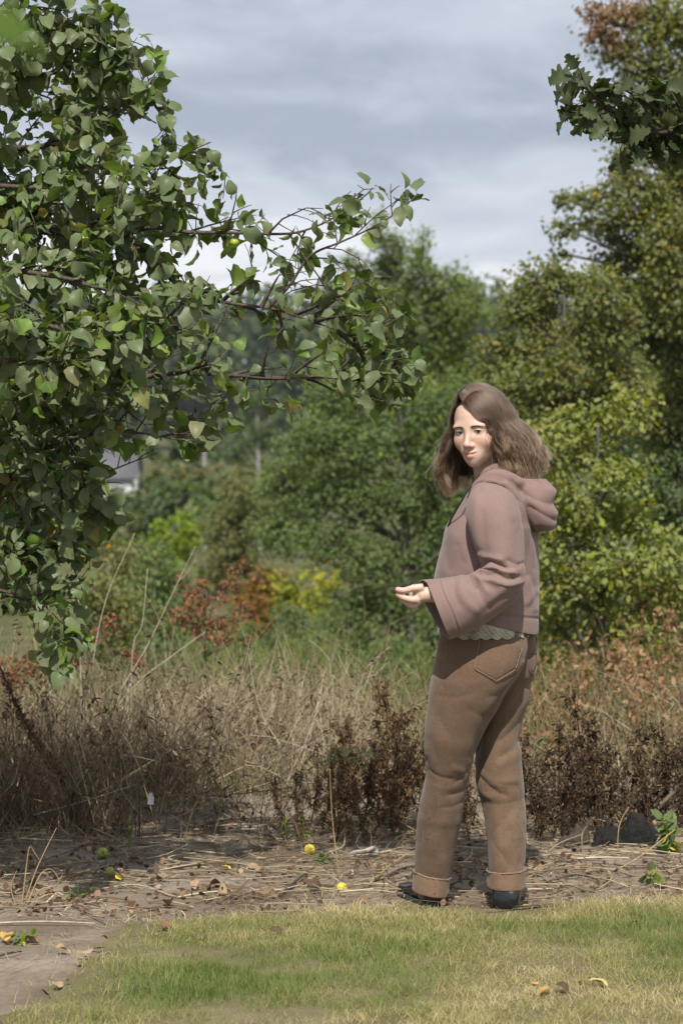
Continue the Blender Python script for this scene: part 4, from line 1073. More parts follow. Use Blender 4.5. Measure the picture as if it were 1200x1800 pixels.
# ---- eyes, brows, lashes
def face_bits():
    t = NT('eye'); v = t.attrv('loc')
    ln = t.node('ShaderNodeVectorMath', operation='LENGTH'); t.l.new(v, ln.inputs[0])
    col = t.ramp(t.math('MULTIPLY', ln.outputs['Value'], 100), [(0.0, (0.004, 0.004, 0.004)), (0.20, (0.004, 0.004, 0.004)), (0.28, (0.030, 0.040, 0.045)), (0.56, (0.016, 0.020, 0.024)), (0.62, (0.42, 0.39, 0.37)), (1.0, (0.42, 0.37, 0.35))])
    me_ = t.finish(t.principled(col, 0.08, spec=0.6))
    for sx in (-1, 1):
        c = np.array((sx * 0.0305, 0.0748, 0.0010)); r = 0.0126
        nu, nv = 28, 18
        th = np.linspace(0, 2 * np.pi, nu, endpoint=False); ph = np.linspace(0, math.pi, nv)
        PH, TH = np.meshgrid(ph, th, indexing='ij')
        D = np.stack((np.sin(PH) * np.cos(TH), np.cos(PH), np.sin(PH) * np.sin(TH)), -1).reshape(-1, 3)
        i, j = np.meshgrid(np.arange(nv - 1), np.arange(nu), indexing='ij'); a = i * nu + j; b = i * nu + (j + 1) % nu
        F = np.stack((a, b, b + nu, a + nu), -1).reshape(-1, 4)
        # gaze: turned a little more to the camera than the nose
        gdir = np.array((0.34, 1.0, 0.06)); gdir /= np.linalg.norm(gdir)
        off = np.clip(D @ gdir, -1, 1); dist = np.where(off > 0, np.sqrt(np.clip(1 - off ** 2, 0, 1)), 1.0) * r
        pchild('eye', np_mesh('eye', head_w(c + D * r), [F], {'loc': np.stack((dist, 0 * dist, 0 * dist), 1)}, True), me_)
        # lashes: dark tapering rim on the upper lid
        xs = np.linspace(-0.0128, 0.0128, 14)
        pts = np.stack((sx * 0.0305 + xs, 0.0882 - 36 * xs ** 2, 0.0054 - 24 * xs ** 2 + 0.06 * sx * xs), -1)
        g = Geo(); g.add(*tube(head_w(pts), 0.0012 * np.sqrt(np.clip(1 - (xs / 0.0138) ** 2, 0.1, 1)), 6))
        t2 = NT('lash'); pchild('eyelashes', g.mesh('eyelashes', True), t2.finish(t2.principled((0.012, 0.009, 0.007, 1), 0.6)))
        # brow: many short hairs along an arch
        rng = np.random.default_rng(3); g = Geo()
        nb_ = 170; u = rng.random(nb_); x = 0.012 + 0.034 * u
        z = 0.0148 + 0.0040 * np.sin(u * 2.4) - 0.0025 * u + rng.normal(size=nb_) * 0.0012 * (1.15 - u * 0.75)
        y = np.full(nb_, 0.11)
        for _ in range(30): y = y - 0.9 * head_sdf(np.stack((sx * x, y, z), -1))      # find the skin
        for k in range(nb_):
            d = np.array((sx * (0.8 + u[k]), -0.35 * u[k], 0.55 - 0.9 * u[k])); d /= np.linalg.norm(d)
            a0 = np.array((sx * x[k], y[k] + 0.0006, z[k])); pts = np.array([a0, a0 + d * 0.003 + (0, 0.0006, 0), a0 + d * 0.006])
            g.add(*tube(head_w(pts), [0.00034, 0.00030, 0.00018], 4))
        t3 = NT('brow'); pchild('eyebrow', g.mesh('eyebrow'), t3.finish(t3.principled((0.060, 0.038, 0.026, 1), 0.7)))
face_bits()

# ---- hair: centre parting, shoulder-length waves
def hair():
    rng = np.random.default_rng(21)
    nst, npt = 9000, 34
    def strand(side, u, lay, v):
        """side +1 her left; u 0 front .. 1 back; lay 0 inner .. 1 outer; v 0 root .. 1 tip (arrays)"""
        yp = 0.070 - 0.150 * u ** 0.9
        zp = 0.100 + 0.032 * np.sin(np.clip(u * 2.4 + 0.35, 0, np.pi))
        part = np.stack((side * 0.002 - 0.026 * np.clip(1 - u * 1.1, 0, 1), yp, zp - 0.004 + 0.014 * lay), -1)
        psi_e = np.radians(np.where(side > 0, 29.0, 44.0) + np.where(side > 0, 151.0, 136.0) * u ** 0.92)
        psi_t = psi_e + np.radians(np.where(side > 0, 36.0, 12.0)) * np.clip(1 - u / 0.5, 0, 1)
        def ell(psi, k): return np.stack((side * np.sin(psi) * (0.090 + k), np.where(np.cos(psi) > 0, 0.084 + k * 0.3, 0.114 + k) * np.cos(psi) - 0.012, 0 * psi), -1)
        bulk = np.where(side > 0, 0.018 * np.exp(-((u - 0.5) / 0.3) ** 2), 0.004)
        k0 = -0.014 + 0.016 * lay + bulk
        E = ell(psi_e, k0); E[:, 2] = 0.020
        va = 0.40
        w1 = np.clip(v / va, 0, 1); w2 = np.clip((v - va) / (1 - va), 0, 1.2)
        tm = 1.25
        c = (np.cos(w1 * tm) - math.cos(tm)) / (1 - math.cos(tm)); s = np.sin(w1 * tm) / math.sin(tm)
        fw = np.exp(-(u / 0.16) ** 2)
        sx_ = s * (1 - fw) + (w1 ** np.where(side > 0, 1.25, 0.8)) * fw
        cz_ = c * (1 - fw) + (1 - w1) * fw
        P = np.stack((part[:, 0] + (E[:, 0] - part[:, 0]) * sx_, part[:, 1] + (E[:, 1] - part[:, 1]) * s ** 1.2, E[:, 2] + (part[:, 2] - E[:, 2]) * cz_), -1)
        # hanging length with outward swell and inward curl of the tips
        fl_l = 0.060 * np.exp(-((u - 0.50) / 0.34) ** 2) + 0.006
        fl_r = 0.050 * np.exp(-((u - 0.10) / 0.35) ** 2) + 0.006
        fl = np.where(side > 0, fl_l, fl_r)
        swell = fl * np.sin(np.clip(w2, 0, 1.1) * np.pi * 0.62)
        psi = psi_e + (psi_t - psi_e) * np.clip(w2, 0, 1) ** 1.1
        Hp = ell(psi, k0 + swell)
        ln = np.where(side > 0, 0.158 + 0.014 * np.sin(u * 7), 0.180)
        Hp[:, 2] = 0.020 - ln * w2
        hang = (w2 > 0)
        P[hang] = Hp[hang]
        return P
    nlk = 190                                                  # locks
    lside = np.where(rng.random(nlk) < 0.58, 1.0, -1.0); lu = rng.random(nlk) ** 0.95; llay = rng.random(nlk) ** 0.5
    lk = rng.integers(0, nlk, nst)
    side = lside[lk]
    cphase = rng.uniform(0, 6.28, nlk); camp = rng.uniform(0.45, 1.25, nlk); clen = rng.normal(-0.01, 0.075, nlk); cz = rng.uniform(0, 6.28, nlk); cfreq = rng.uniform(12, 25, nlk)
    crad = rng.normal(0, 0.006, nlk); lcol = rng.random(nlk)
    du = rng.normal(size=nst); dl = rng.normal(size=nst)
    lay = np.clip(llay[lk] + 0.10 * dl, 0, 1)
    L = 1.0 + clen[lk] + rng.normal(0, 0.03, nst)
    X = np.empty((nst, npt, 3))
    jit = rng.normal(size=(nst, 3)) * np.array((0.0022, 0.0022, 0.002))
    for k in range(npt):
        v = np.full(nst, k / (npt - 1))
        wid = 0.040 * (1 - v) + 0.013 + 0.012 * np.clip(v - 0.7, 0, 1)
        uu = np.abs(lu[lk] + du * wid * np.clip(0.25 + lu[lk] * 4, 0, 1)); uu = np.where(uu > 1, 2 - uu, uu)
        P = strand(side, np.clip(uu, 0.0, 1), lay, np.clip(v * L, 0, 1.12))
        wv = np.clip((v - 0.28) / 0.72, 0, 1) ** 1.1
        ph = v * cfreq[lk] + cphase[lk] + 0.15 * du
        rad = np.stack((P[:, 0], P[:, 1] + 0.012, 0 * P[:, 0]), -1); rad /= np.linalg.norm(rad, axis=1)[:, None] + 1e-9
        tan = np.stack((-rad[:, 1], rad[:, 0], 0 * rad[:, 0]), -1)
        P = P + (0.0135 * camp[lk] * wv * np.sin(ph))[:, None] * tan + (crad[lk] * wv + 0.0120 * camp[lk] * wv * np.cos(ph * 0.9 + cz[lk]))[:, None] * rad
        P = P + jit * (0.5 + 1.5 * wv)[:, None]
        rip = np.clip(v * 3, 0, 1) * (1 - wv)
        P = P + (0.0032 * rip * np.sin(v * 17 + cz[lk] * 3))[:, None] * rad + (0.0028 * rip * np.sin(v * 13 + cphase[lk] * 2))[:, None] * tan
        X[:, k] = P
    fly = rng.random(nst) < 0.05                              # a few flyaway hairs
    out = rng.normal(size=(nst, 3)) * 0.02
    X[fly] += (np.linspace(0, 1, npt)[None, :, None] ** 2) * out[fly][:, None]
    # keep strands off the face
    Q = X[:, :18].reshape(-1, 3)
    want = np.repeat(0.0035 + 0.011 * lay, 18) * np.tile(np.clip(0.25 + np.arange(18) / 6, 0, 1), nst)
    for _ in range(2):
        d0 = head_sdf(Q); e_ = 0.001
        Gd = np.stack([head_sdf(Q + np.eye(3)[k] * e_) - d0 for k in range(3)], 1) / e_
        Q = Q + np.where(d0 < want, want - d0, 0)[:, None] * Gd
    X[:, :18] = Q.reshape(nst, 18, 3)
    XW = head_w(X.reshape(-1, 3)).reshape(nst, npt, 3)
    # scalp volume underneath
    g = Geo(); nu_, nv_ = 70, 40
    for sd_ in (1.0, -1.0):
        uu = np.linspace(0.015, 1, nu_)
        S = np.stack([strand(np.full(nu_, sd_), uu, np.zeros(nu_) - 0.15, np.full(nu_, 0.95 * q / (nv_ - 1))) for q in range(nv_)], 1)
        V = head_w(S.reshape(-1, 3))
        i, j = np.meshgrid(np.arange(nu_ - 1), np.arange(nv_ - 1), indexing='ij'); a = (i * nv_ + j).ravel()
        F = np.stack((a, a + 1, a + nv_ + 1, a + nv_), -1)
        g.add(V, F if sd_ > 0 else F[:, ::-1])
    t = NT('hair_underlayer'); mu = t.finish(t.principled((0.022, 0.013, 0.009, 1), 0.7, spec=0.2))
    ho = pchild('hair', g.mesh('hair', True), mu)
    ho['label'] = 'wavy brown shoulder-length hair parted in the middle'
    hc = bpy.data.hair_curves.new('strands')
    hc.add_curves([npt] * nst)
    hc.attributes['position'].data.foreach_set('vector', XW.reshape(-1).astype(np.float32))
    rd = np.tile(0.00070 * (1 - 0.55 * np.linspace(0, 1, npt) ** 3), nst).astype(np.float32)
    ra = hc.attributes.get('radius') or hc.attributes.new('radius', 'FLOAT', 'POINT')
    ra.data.foreach_set('value', rd)
    la = hc.attributes.new('lock', 'FLOAT', 'POINT'); la.data.foreach_set('value', np.repeat(np.clip(lcol[lk] * 0.75 + rng.random(nst) * 0.35 - 0.05, 0, 1), npt).astype(np.float32))
    t = NT('brown_hair')
    ci = t.node('ShaderNodeHairInfo')
    col = t.ramp(ci.outputs['Intercept'], [(0.0, (0.054, 0.0300, 0.0170)), (0.45, (0.060, 0.0335, 0.0185)), (1.0, (0.120, 0.069, 0.037))])
    col = t.mix(0.85, col, t.mix(1.0, col, t.ramp(t.attr('lock'), [(0, (0.28, 0.26, 0.25)), (0.5, (0.9, 0.88, 0.86)), (1, (2.3, 2.2, 2.1))]), 'MULTIPLY'))
    hb = t.node('ShaderNodeBsdfHairPrincipled'); hb.model = 'CHIANG' if hasattr(hb, 'model') else hb.model
    hb.parametrization = 'COLOR'
    t.l.new(col, hb.inputs['Color']); hb.inputs['Roughness'].default_value = 0.33; hb.inputs['Radial Roughness'].default_value = 0.5
    mh = t.finish(hb.outputs[0])
    so = bpy.data.objects.new('strands', hc); COL.objects.link(so); so.parent = ho
    hc.materials.append(mh)
hair()

# ---- trousers
def trousers():
    left = [(772, 1100, 928, 1104, 7.450, .100), (768, 1140, 926, 1142, 7.445, .118), (763, 1170, 918, 1172, 7.440, .124), (755, 1208, 898, 1208, 7.435, .120), (750, 1247, 876, 1247, 7.432, .108), (746, 1280, 856, 1280, 7.435, .100),
            (745, 1316, 840, 1316, 7.442, .092), (747, 1345, 831, 1342, 7.455, .086), (747, 1366, 824, 1364, 7.468, .082), (742, 1390, 819, 1388, 7.480, .079), (736, 1415, 815, 1412, 7.492, .078), (732, 1448, 809, 1445, 7.508, .076), (730, 1478, 803, 1476, 7.522, .073), (728, 1510, 796, 1514, 7.538, .069), (727, 1545, 789, 1552, 7.555, .066)]
    right = [(800, 1100, 938, 1106, 7.545, .100), (800, 1140, 943, 1146, 7.550, .120), (806, 1172, 941, 1176, 7.556, .124), (812, 1203, 936, 1203, 7.562, .116), (820, 1226, 928, 1226, 7.566, .106), (828, 1262, 921, 1262, 7.568, .098),
             (831, 1292, 914, 1292, 7.565, .092), (833, 1320, 915, 1318, 7.560, .088), (834, 1352, 918, 1352, 7.552, .084), (839, 1385, 921, 1385, 7.545, .080), (846, 1415, 923, 1415, 7.538, .076), (852, 1448, 924, 1448, 7.530, .074), (856, 1486, 924, 1486, 7.522, .070), (858, 1526, 922, 1524, 7.518, .067), (858, 1545, 921, 1545, 7.516, .066)]
    me = remesh(raw_mesh([ring_loft(left), ring_loft(right)]), 0.0046, 4, 0.5)
    crumple(me, 0.0012, 18, 3, (1, 1, 0.5))
    crumple(me, 0.0014, 7, 5, (1, 1, 0.45)); crease(me, 0.0030, 10, 2, (1, 1, 1.5))
    F_ = [
     # left knee
     ([(752, 1354), (772, 1366), (796, 1370)], -.0032, 4), ([(800, 1376), (812, 1366), (824, 1352)], -.004, 4), ([(756, 1382), (780, 1386), (806, 1380)], .0022, 7), ([(790, 1398), (804, 1394), (817, 1386)], -.0035, 4), ([(748, 1335), (755, 1356), (759, 1385)], -.0035, 6), ([(800, 1352), (814, 1358), (822, 1372)], .0030, 6),
     ([(778, 1420), (796, 1418), (812, 1410)], -.0025, 4), ([(738, 1440), (770, 1448), (800, 1444)], .002, 9), ([(736, 1420), (743, 1450), (738, 1480)], -.0035, 8),
     # right knee: deep diagonal creases
     ([(836, 1352), (850, 1372), (872, 1392), (890, 1398)], -.0065, 5), ([(838, 1370), (848, 1392), (862, 1402)], .005, 6), ([(846, 1362), (868, 1378), (905, 1372)], .0045, 7), ([(915, 1300), (900, 1318), (880, 1330)], -.005, 7), ([(917, 1322), (902, 1332), (880, 1344)], .004, 8),
     ([(850, 1412), (880, 1414), (920, 1404)], -.0035, 7), ([(905, 1395), (912, 1430), (914, 1470)], .003, 9), ([(868, 1440), (878, 1480), (872, 1520)], .0035, 12), ([(896, 1460), (900, 1500), (898, 1520)], -.003, 9),
     # seat and hip
     ([(936, 1202), (905, 1212), (880, 1236), (858, 1268), (842, 1300), (834, 1328)], -.010, 7), ([(926, 1232), (905, 1250), (880, 1290)], .005, 12), ([(922, 1262), (900, 1285), (880, 1300)], -.005, 9),
     ([(765, 1222), (795, 1226), (825, 1222)], -.0022, 5), ([(860, 1226), (880, 1222), (895, 1210)], -.004, 10), ([(830, 1250), (850, 1262)], -.004, 12), ([(760, 1190), (800, 1204), (840, 1200)], .002, 8),
     ([(760, 1290), (790, 1310), (820, 1312)], .0025, 14), ([(770, 1260), (790, 1300), (795, 1340)], -.003, 12), ([(755, 1300), (765, 1330)], -.003, 8),
     # lower legs
     ([(760, 1480), (768, 1510), (764, 1530)], .003, 12), ([(780, 1460), (776, 1500)], -.003, 9),
     # waistband and side seam
     ([(924, 1112), (920, 1150), (916, 1172)], .0028, 2.5), ([(917, 1163), (890, 1208), (872, 1247), (846, 1284)], .003, 3.5),
    ]
    fold(me, F_)
    o = pchild('trousers', me, m_trouser)
    o['label'] = 'brown washed denim trousers with turned-up cuffs'
    all_smooth(me)
    from mathutils.bvhtree import BVHTree
    bvh = BVHTree.FromPolygons([v.co.copy() for v in me.vertices], [tuple(p.vertices) for p in me.polygons])
    camp_ = Vector((0, 0, CAM_Z))
    def on(px, py, lift):
        d = (Vector(W(px, py, 7.5)) - camp_).normalized()
        h = bvh.ray_cast(camp_, d)
        if h[0] is None: return None
        return np.array(h[0] + h[1] * lift)
    # pockets: patches lying on the seat
    def pocket(poly, seed):
        poly = np.array(poly, float)
        x0, y0 = poly.min(0); x1, y1 = poly.max(0); n = 26
        xs, ys = np.linspace(x0, x1, n), np.linspace(y0, y1, n)
        G = np.array([(x, y) for y in ys for x in xs]); ins = in_poly(G, poly)
        edge = seg_dist(G, np.vstack((poly, poly[:1])))
        idx = -np.ones(n * n, int); V = []
        for k in range(n * n):
            if ins[k] or edge[k] < 1.6:
                p = on(G[k, 0], G[k, 1], 0.0035 if edge[k] > 2.2 else 0.0012)
                if p is not None: idx[k] = len(V); V.append(p)
        F = [[idx[i * n + j], idx[i * n + j + 1], idx[(i + 1) * n + j + 1], idx[(i + 1) * n + j]] for i in range(n - 1) for j in range(n - 1)]
        F = [f for f in F if min(f) >= 0]
        if not F: return
        pk = pchild('pocket', np_mesh('pocket', V, [F], None, True), m_trouser, o)
        pl = poly[:-1] if len(poly) > 5 else poly; line = np.vstack([np.linspace(a_, b_, 12) for a_, b_ in zip(pl[:-1], pl[1:])])
        pts = [on(a, b, 0.0042) for a, b in line]; pts = [p for p in pts if p is not None]
        if len(pts) > 4:
            g = Geo(); g.add(*tube(np.array(pts), 0.0013, 5, False))
            pchild('stitching', g.mesh('stitching', True), m_stitch, o)
    pocket([(843, 1124), (834, 1176), (871, 1196), (904, 1176), (915, 1140), (913, 1124)], 1)
    pocket([(928, 1176), (936, 1187), (941, 1170), (941, 1146), (934, 1148)], 2)
    # turned-up cuffs with a frayed upper edge
    for kk, top, bot, Yc, dh in ((0, (726.5, 1530, 791, 1543), (724, 1564, 788, 1575), 7.552, .0715), (1, (855.5, 1530, 923.5, 1526), (856, 1559, 922.5, 1560), 7.516, .0715)):
        t_, b_ = top, bot
        keys = [(t_[0] + 3, t_[1] + 3, t_[2] - 3, t_[3] + 3, Yc, dh - .006), (t_[0], t_[1], t_[2], t_[3], Yc, dh), (t_[0] - .6, t_[1] + 3, t_[2] + .6, t_[3] + 3, Yc, dh + .001), ((t_[0] + b_[0]) / 2, (t_[1] + b_[1]) / 2, (t_[2] + b_[2]) / 2, (t_[3] + b_[3]) / 2, Yc, dh + .0005), (b_[0], b_[1] - 2, b_[2], b_[3] - 2, Yc, dh), (b_[0] + 2, b_[1], b_[2] - 2, b_[3], Yc, dh - .004), (b_[0] + 7, b_[1] - 5, b_[2] - 7, b_[3] - 5, Yc, dh - .014)]
        V, F, T = ring_loft(keys, 90, 46, False)
        cf = pchild('cuff', np_mesh('cuff', V, [F], None, True), m_cuff, o)
        crumple(cf.data, 0.0016, 22, 8 + kk)
        rng = np.random.default_rng(kk); g = Geo()
        ringp = V.reshape(46, 90, 3)[9]
        for p in range(3):
            rp = np.vstack((ringp, ringp[:1])) + rng.normal(size=(91, 3)) * 0.0011
            g.add(*tube(rp, 0.0016, 5, False))
        pchild('frayed_edge', g.mesh('frayed_edge', True), m_stitch, o)
trousers()

# ---- lace top showing under the hoodie
def lace():
    nseg, nr = 240, 22
    keys = [(772, 1070, 930, 1092, 7.475, .132), (771, 1090, 930, 1100, 7.475, .134), (771, 1104, 929, 1108, 7.473, .136), (771, 1114, 928, 1113, 7.472, .137)]
    V, F, _ = ring_loft(keys, nseg, nr, False)
    V = V.reshape(nr, nseg, 3); th = np.arange(nseg) / nseg
    k = np.linspace(0, 1, nr)[:, None]
    V[..., 2] += (-0.007 * k ** 3 * np.abs(np.sin(th * np.pi * 26))[None])
    cx = V.mean((0, 1)); rad = V - cx; rad[..., 2] = 0; rad /= np.linalg.norm(rad, axis=-1)[..., None]
    V += rad * (0.0045 * np.sin(th * 2 * np.pi * 17)[None] * k + 0.0016 * np.sin(th * 2 * np.pi * 52)[None] * np.sin(k * 22))[..., None]
    me = np_mesh('lace_top', V.reshape(-1, 3), [F], None, True)
    o = pchild('lace_top', me, m_lace)
    o['label'] = 'cream lace hem showing below the hoodie'
    g = Geo()
    for row, rr_ in ((nr - 1, .0016), (nr - 4, .0011), (nr - 8, .0013), (nr - 11, .0009)):
        ring = np.vstack((V[row], V[row][:1])); ring = ring + np.concatenate((rad[row], rad[row][:1])) * 0.0012
        ring[:, 2] += 0.0035 * np.sin(np.arange(nseg + 1) / nseg * 2 * np.pi * (41 + row)) * (row < nr - 2)
        g.add(*tube(ring, rr_, 4, False))
    pchild('lace_edging', g.mesh('lace_edging', True), m_lace, o)
lace()

# ---- hoodie
def hoodie():
    keys = [(846, 832, 902, 838, 7.50, .050), (832, 846, 922, 850, 7.50, .100), (822, 862, 933, 864, 7.50, .150), (811, 882, 938, 882, 7.50, .176), (797, 905, 942, 905, 7.50, .182), (785, 930, 945, 930, 7.50, .178), (776, 958, 947, 958, 7.50, .172),
            (766, 1000, 947, 1000, 7.50, .166), (760, 1030, 947, 1034, 7.50, .164), (757, 1052, 946, 1078, 7.50, .163), (757, 1066, 945, 1112, 7.50, .163), (762, 1068, 941, 1113, 7.50, .156), (772, 1062, 932, 1106, 7.50, .145)]
    V, F, T = ring_loft(keys, 150, 190)
    me = np_mesh('hoodie', V, [F, T], None, True)
    crumple(me, 0.0025, 5, 1, (1, 1, 0.5)); crumple(me, 0.0008, 26, 2); crease(me, 0.0030, 8, 4, (1, 1, .6))
    S = [([(941, 905), (930, 960), (925, 1010)], -.006, 7), ([(925, 930), (936, 980), (930, 1030), (936, 1070)], .006, 8), ([(946, 955), (938, 1000)], -.005, 6), ([(930, 1010), (938, 1040), (932, 1068)], -.005, 6),
         ([(858, 1050), (900, 1076), (946, 1084)], .0015, 2.0), ([(810, 1070), (858, 1078), (905, 1085), (946, 1086)], -.0035, 2.0), ([(815, 905), (828, 940), (838, 970)], -.008, 8), ([(792, 930), (812, 970), (830, 1005)], .006, 14), ([(780, 960), (790, 1000)], -.005, 10),
         ([(800, 905), (790, 960), (785, 1000)], .006, 14), ([(806, 960), (815, 990)], -.004, 8), ([(940, 1040), (925, 1060)], .004, 6)]
    fold(me, S)
    o = pchild('hoodie', me, m_hoodie)
    o['label'] = 'loose cropped dusty pink hooded sweatshirt'
    # near sleeve: wide bell
    keys = [(850, 840, 880, 846, 7.40, .030), (832, 855, 898, 862, 7.365, .062), (821, 880, 911, 890, 7.33, .078), (819, 908, 917, 918, 7.312, .082), (827, 942, 920, 952, 7.302, .082), (838, 972, 922, 986, 7.292, .080), (842, 992, 923, 1012, 7.286, .078),
            (836, 1003, 919, 1036, 7.280, .076), (822, 1010, 904, 1058, 7.283, .075), (800, 1013, 876, 1080, 7.284, .076), (776, 1018, 840, 1104, 7.285, .077, 2, (-.016, .012)), (761, 1021, 812, 1117, 7.285, .077, 2, (-.030, .024)), (750, 1024, 789, 1125, 7.285, .077, 2, (-.042, .034))]
    V, F, _ = ring_loft(keys, 100, 160, False)
    sm = np_mesh('sleeve', V, [F], None, True)
    crumple(sm, 0.0018, 9, 2); crumple(sm, 0.0008, 26, 3); crease(sm, 0.0028, 9, 6)
    S = [([(843, 996), (858, 986), (872, 992), (888, 999)], -.011, 4.5), ([(848, 1004), (866, 996), (884, 1004), (898, 1006)], .010, 5), ([(856, 1012), (872, 1008), (890, 1018), (912, 1014)], -.009, 5), ([(842, 1018), (866, 1020), (888, 1030), (914, 1026)], .008, 6), ([(880, 1030), (900, 1034), (918, 1028)], -.009, 5),
         ([(823, 1014), (826, 1022), (836, 1034)], -.007, 4), ([(832, 1010), (846, 1026), (856, 1040)], .006, 6), ([(842, 975), (856, 980), (880, 984)], .006, 6), ([(836, 1022), (842, 1042), (850, 1058)], -.005, 7), ([(812, 1016), (808, 1030), (818, 1056), (836, 1072)], .006, 9), ([(800, 1018), (798, 1040), (806, 1062)], -.005, 8),
         ([(900, 1010), (880, 1040), (850, 1060)], .006, 12), ([(905, 1044), (880, 1052), (860, 1068)], -.006, 8), ([(893, 985), (908, 992), (920, 990)], -.006, 5), ([(905, 920), (912, 950), (914, 978)], -.005, 8), ([(846, 900), (850, 940), (852, 975)], -.004, 10), ([(838, 880), (834, 920), (840, 960)], .005, 8), ([(880, 880), (890, 930), (886, 975)], .004, 14),
         # stitched hem of the cuff
         ([(771, 1019), (779, 1045), (792, 1072), (806, 1110)], -.0030, 1.6), ([(775, 1018), (783, 1045), (796, 1072), (810, 1109)], .0020, 1.6)]
    fold(sm, S)
    sm = apply_mods(sm, [('SOLIDIFY', dict(thickness=0.0035, offset=-1.0))]); all_smooth(sm)
    pchild('sleeve', sm, m_hoodie, o)['label'] = 'wide bell sleeve bent at the elbow'
    # far sleeve
    keys = [(850, 842, 880, 846, 7.60, .030), (832, 858, 896, 864, 7.635, .060), (824, 884, 904, 890, 7.66, .074), (830, 930, 906, 936, 7.675, .076), (836, 985, 908, 990, 7.685, .075), (826, 1035, 904, 1045, 7.685, .076), (806, 1082, 890, 1096, 7.68, .078)]
    V, F, _ = ring_loft(keys, 80, 100, False)
    sm = np_mesh('sleeve', V, [F], None, True); crumple(sm, 0.006, 9, 4)
    sm = apply_mods(sm, [('SOLIDIFY', dict(thickness=0.0035, offset=-1.0))]); all_smooth(sm)
    pchild('sleeve', sm, m_hoodie, o)
    # hood: collar roll around the neck and the bag hanging on the back
    parts = []
    def roll(pts, rad, n=70, ns=20, closed=False):
        C = catmull([W(*p) for p in pts], n); rr_ = np.interp(np.linspace(0, 1, n), np.linspace(0, 1, len(rad)), rad)
        v, f = tube(C, rr_, ns, False); n_ = len(v); v = np.vstack((v, C[0], C[-1])); j_ = np.arange(ns)
        tt = np.vstack((np.stack((np.full(ns, n_), (j_ + 1) % ns, j_), -1), np.stack((np.full(ns, n_ + 1), (n - 1) * ns + j_, (n - 1) * ns + (j_ + 1) % ns), -1)))
        parts.append((v, f, tt))
    roll([(829, 872, 7.415), (835, 856, 7.395), (850, 843, 7.375), (872, 836, 7.365), (898, 846, 7.38), (922, 864, 7.41)], [.010, .014, .017, .021, .026, .026])
    roll([(824, 876, 7.41), (834, 860, 7.385), (850, 846, 7.36), (874, 846, 7.35), (896, 866, 7.365), (915, 892, 7.39)], [.010, .014, .014, .014, .022, .024])
    roll([(838, 850, 7.47), (848, 842, 7.445), (862, 830, 7.43), (884, 826, 7.425), (906, 836, 7.44)], [.014, .018, .021, .024, .024])
    roll([(836, 852, 7.49), (842, 842, 7.56), (868, 832, 7.60), (900, 836, 7.60), (925, 845, 7.55)], [.014, .020, .024, .028, .03])
    bag = [(868, 838, 958, 842, 7.49, .085), (880, 850, 971, 856, 7.475, .100), (890, 864, 976, 868, 7.465, .108), (900, 880, 973, 884, 7.455, .108), (909, 895, 979, 899, 7.450, .104), (918, 909, 979, 911, 7.448, .096), (928, 924, 977, 924, 7.448, .082), (938, 934, 972, 932, 7.45, .060)]
    parts.append(ring_loft(bag, 60, 60))
    hm = remesh(raw_mesh(parts), 0.0038, 5, 0.5)
    crumple(hm, 0.0015, 11, 6); crease(hm, 0.0025, 12, 8)
    S = [([(888, 850), (906, 878), (926, 906), (940, 922)], .006, 7), ([(900, 846), (922, 868), (948, 880), (970, 887)], -.005, 6), ([(916, 846), (944, 857), (974, 862)], .004, 7), ([(930, 892), (952, 904), (974, 914)], -.006, 6), ([(884, 858), (900, 884), (918, 908)], -.005, 6), ([(836, 858), (856, 840), (884, 846)], -.005, 4)]
    fold(hm, S)
    all_smooth(hm)
    pchild('hood', hm, m_hood_in, o)['label'] = 'hood lying folded on the back'
    g = Geo(); g.add(*tube(catmull([W(831, 850, 7.40), W(821, 862, 7.372), W(811, 880, 7.375), W(801, 897, 7.395), W(793, 911, 7.42), W(787, 926, 7.44)], 30), 0.0032, 8, False))
    pchild('drawstring', g.mesh('drawstring', True), m_cord, o)
hoodie()

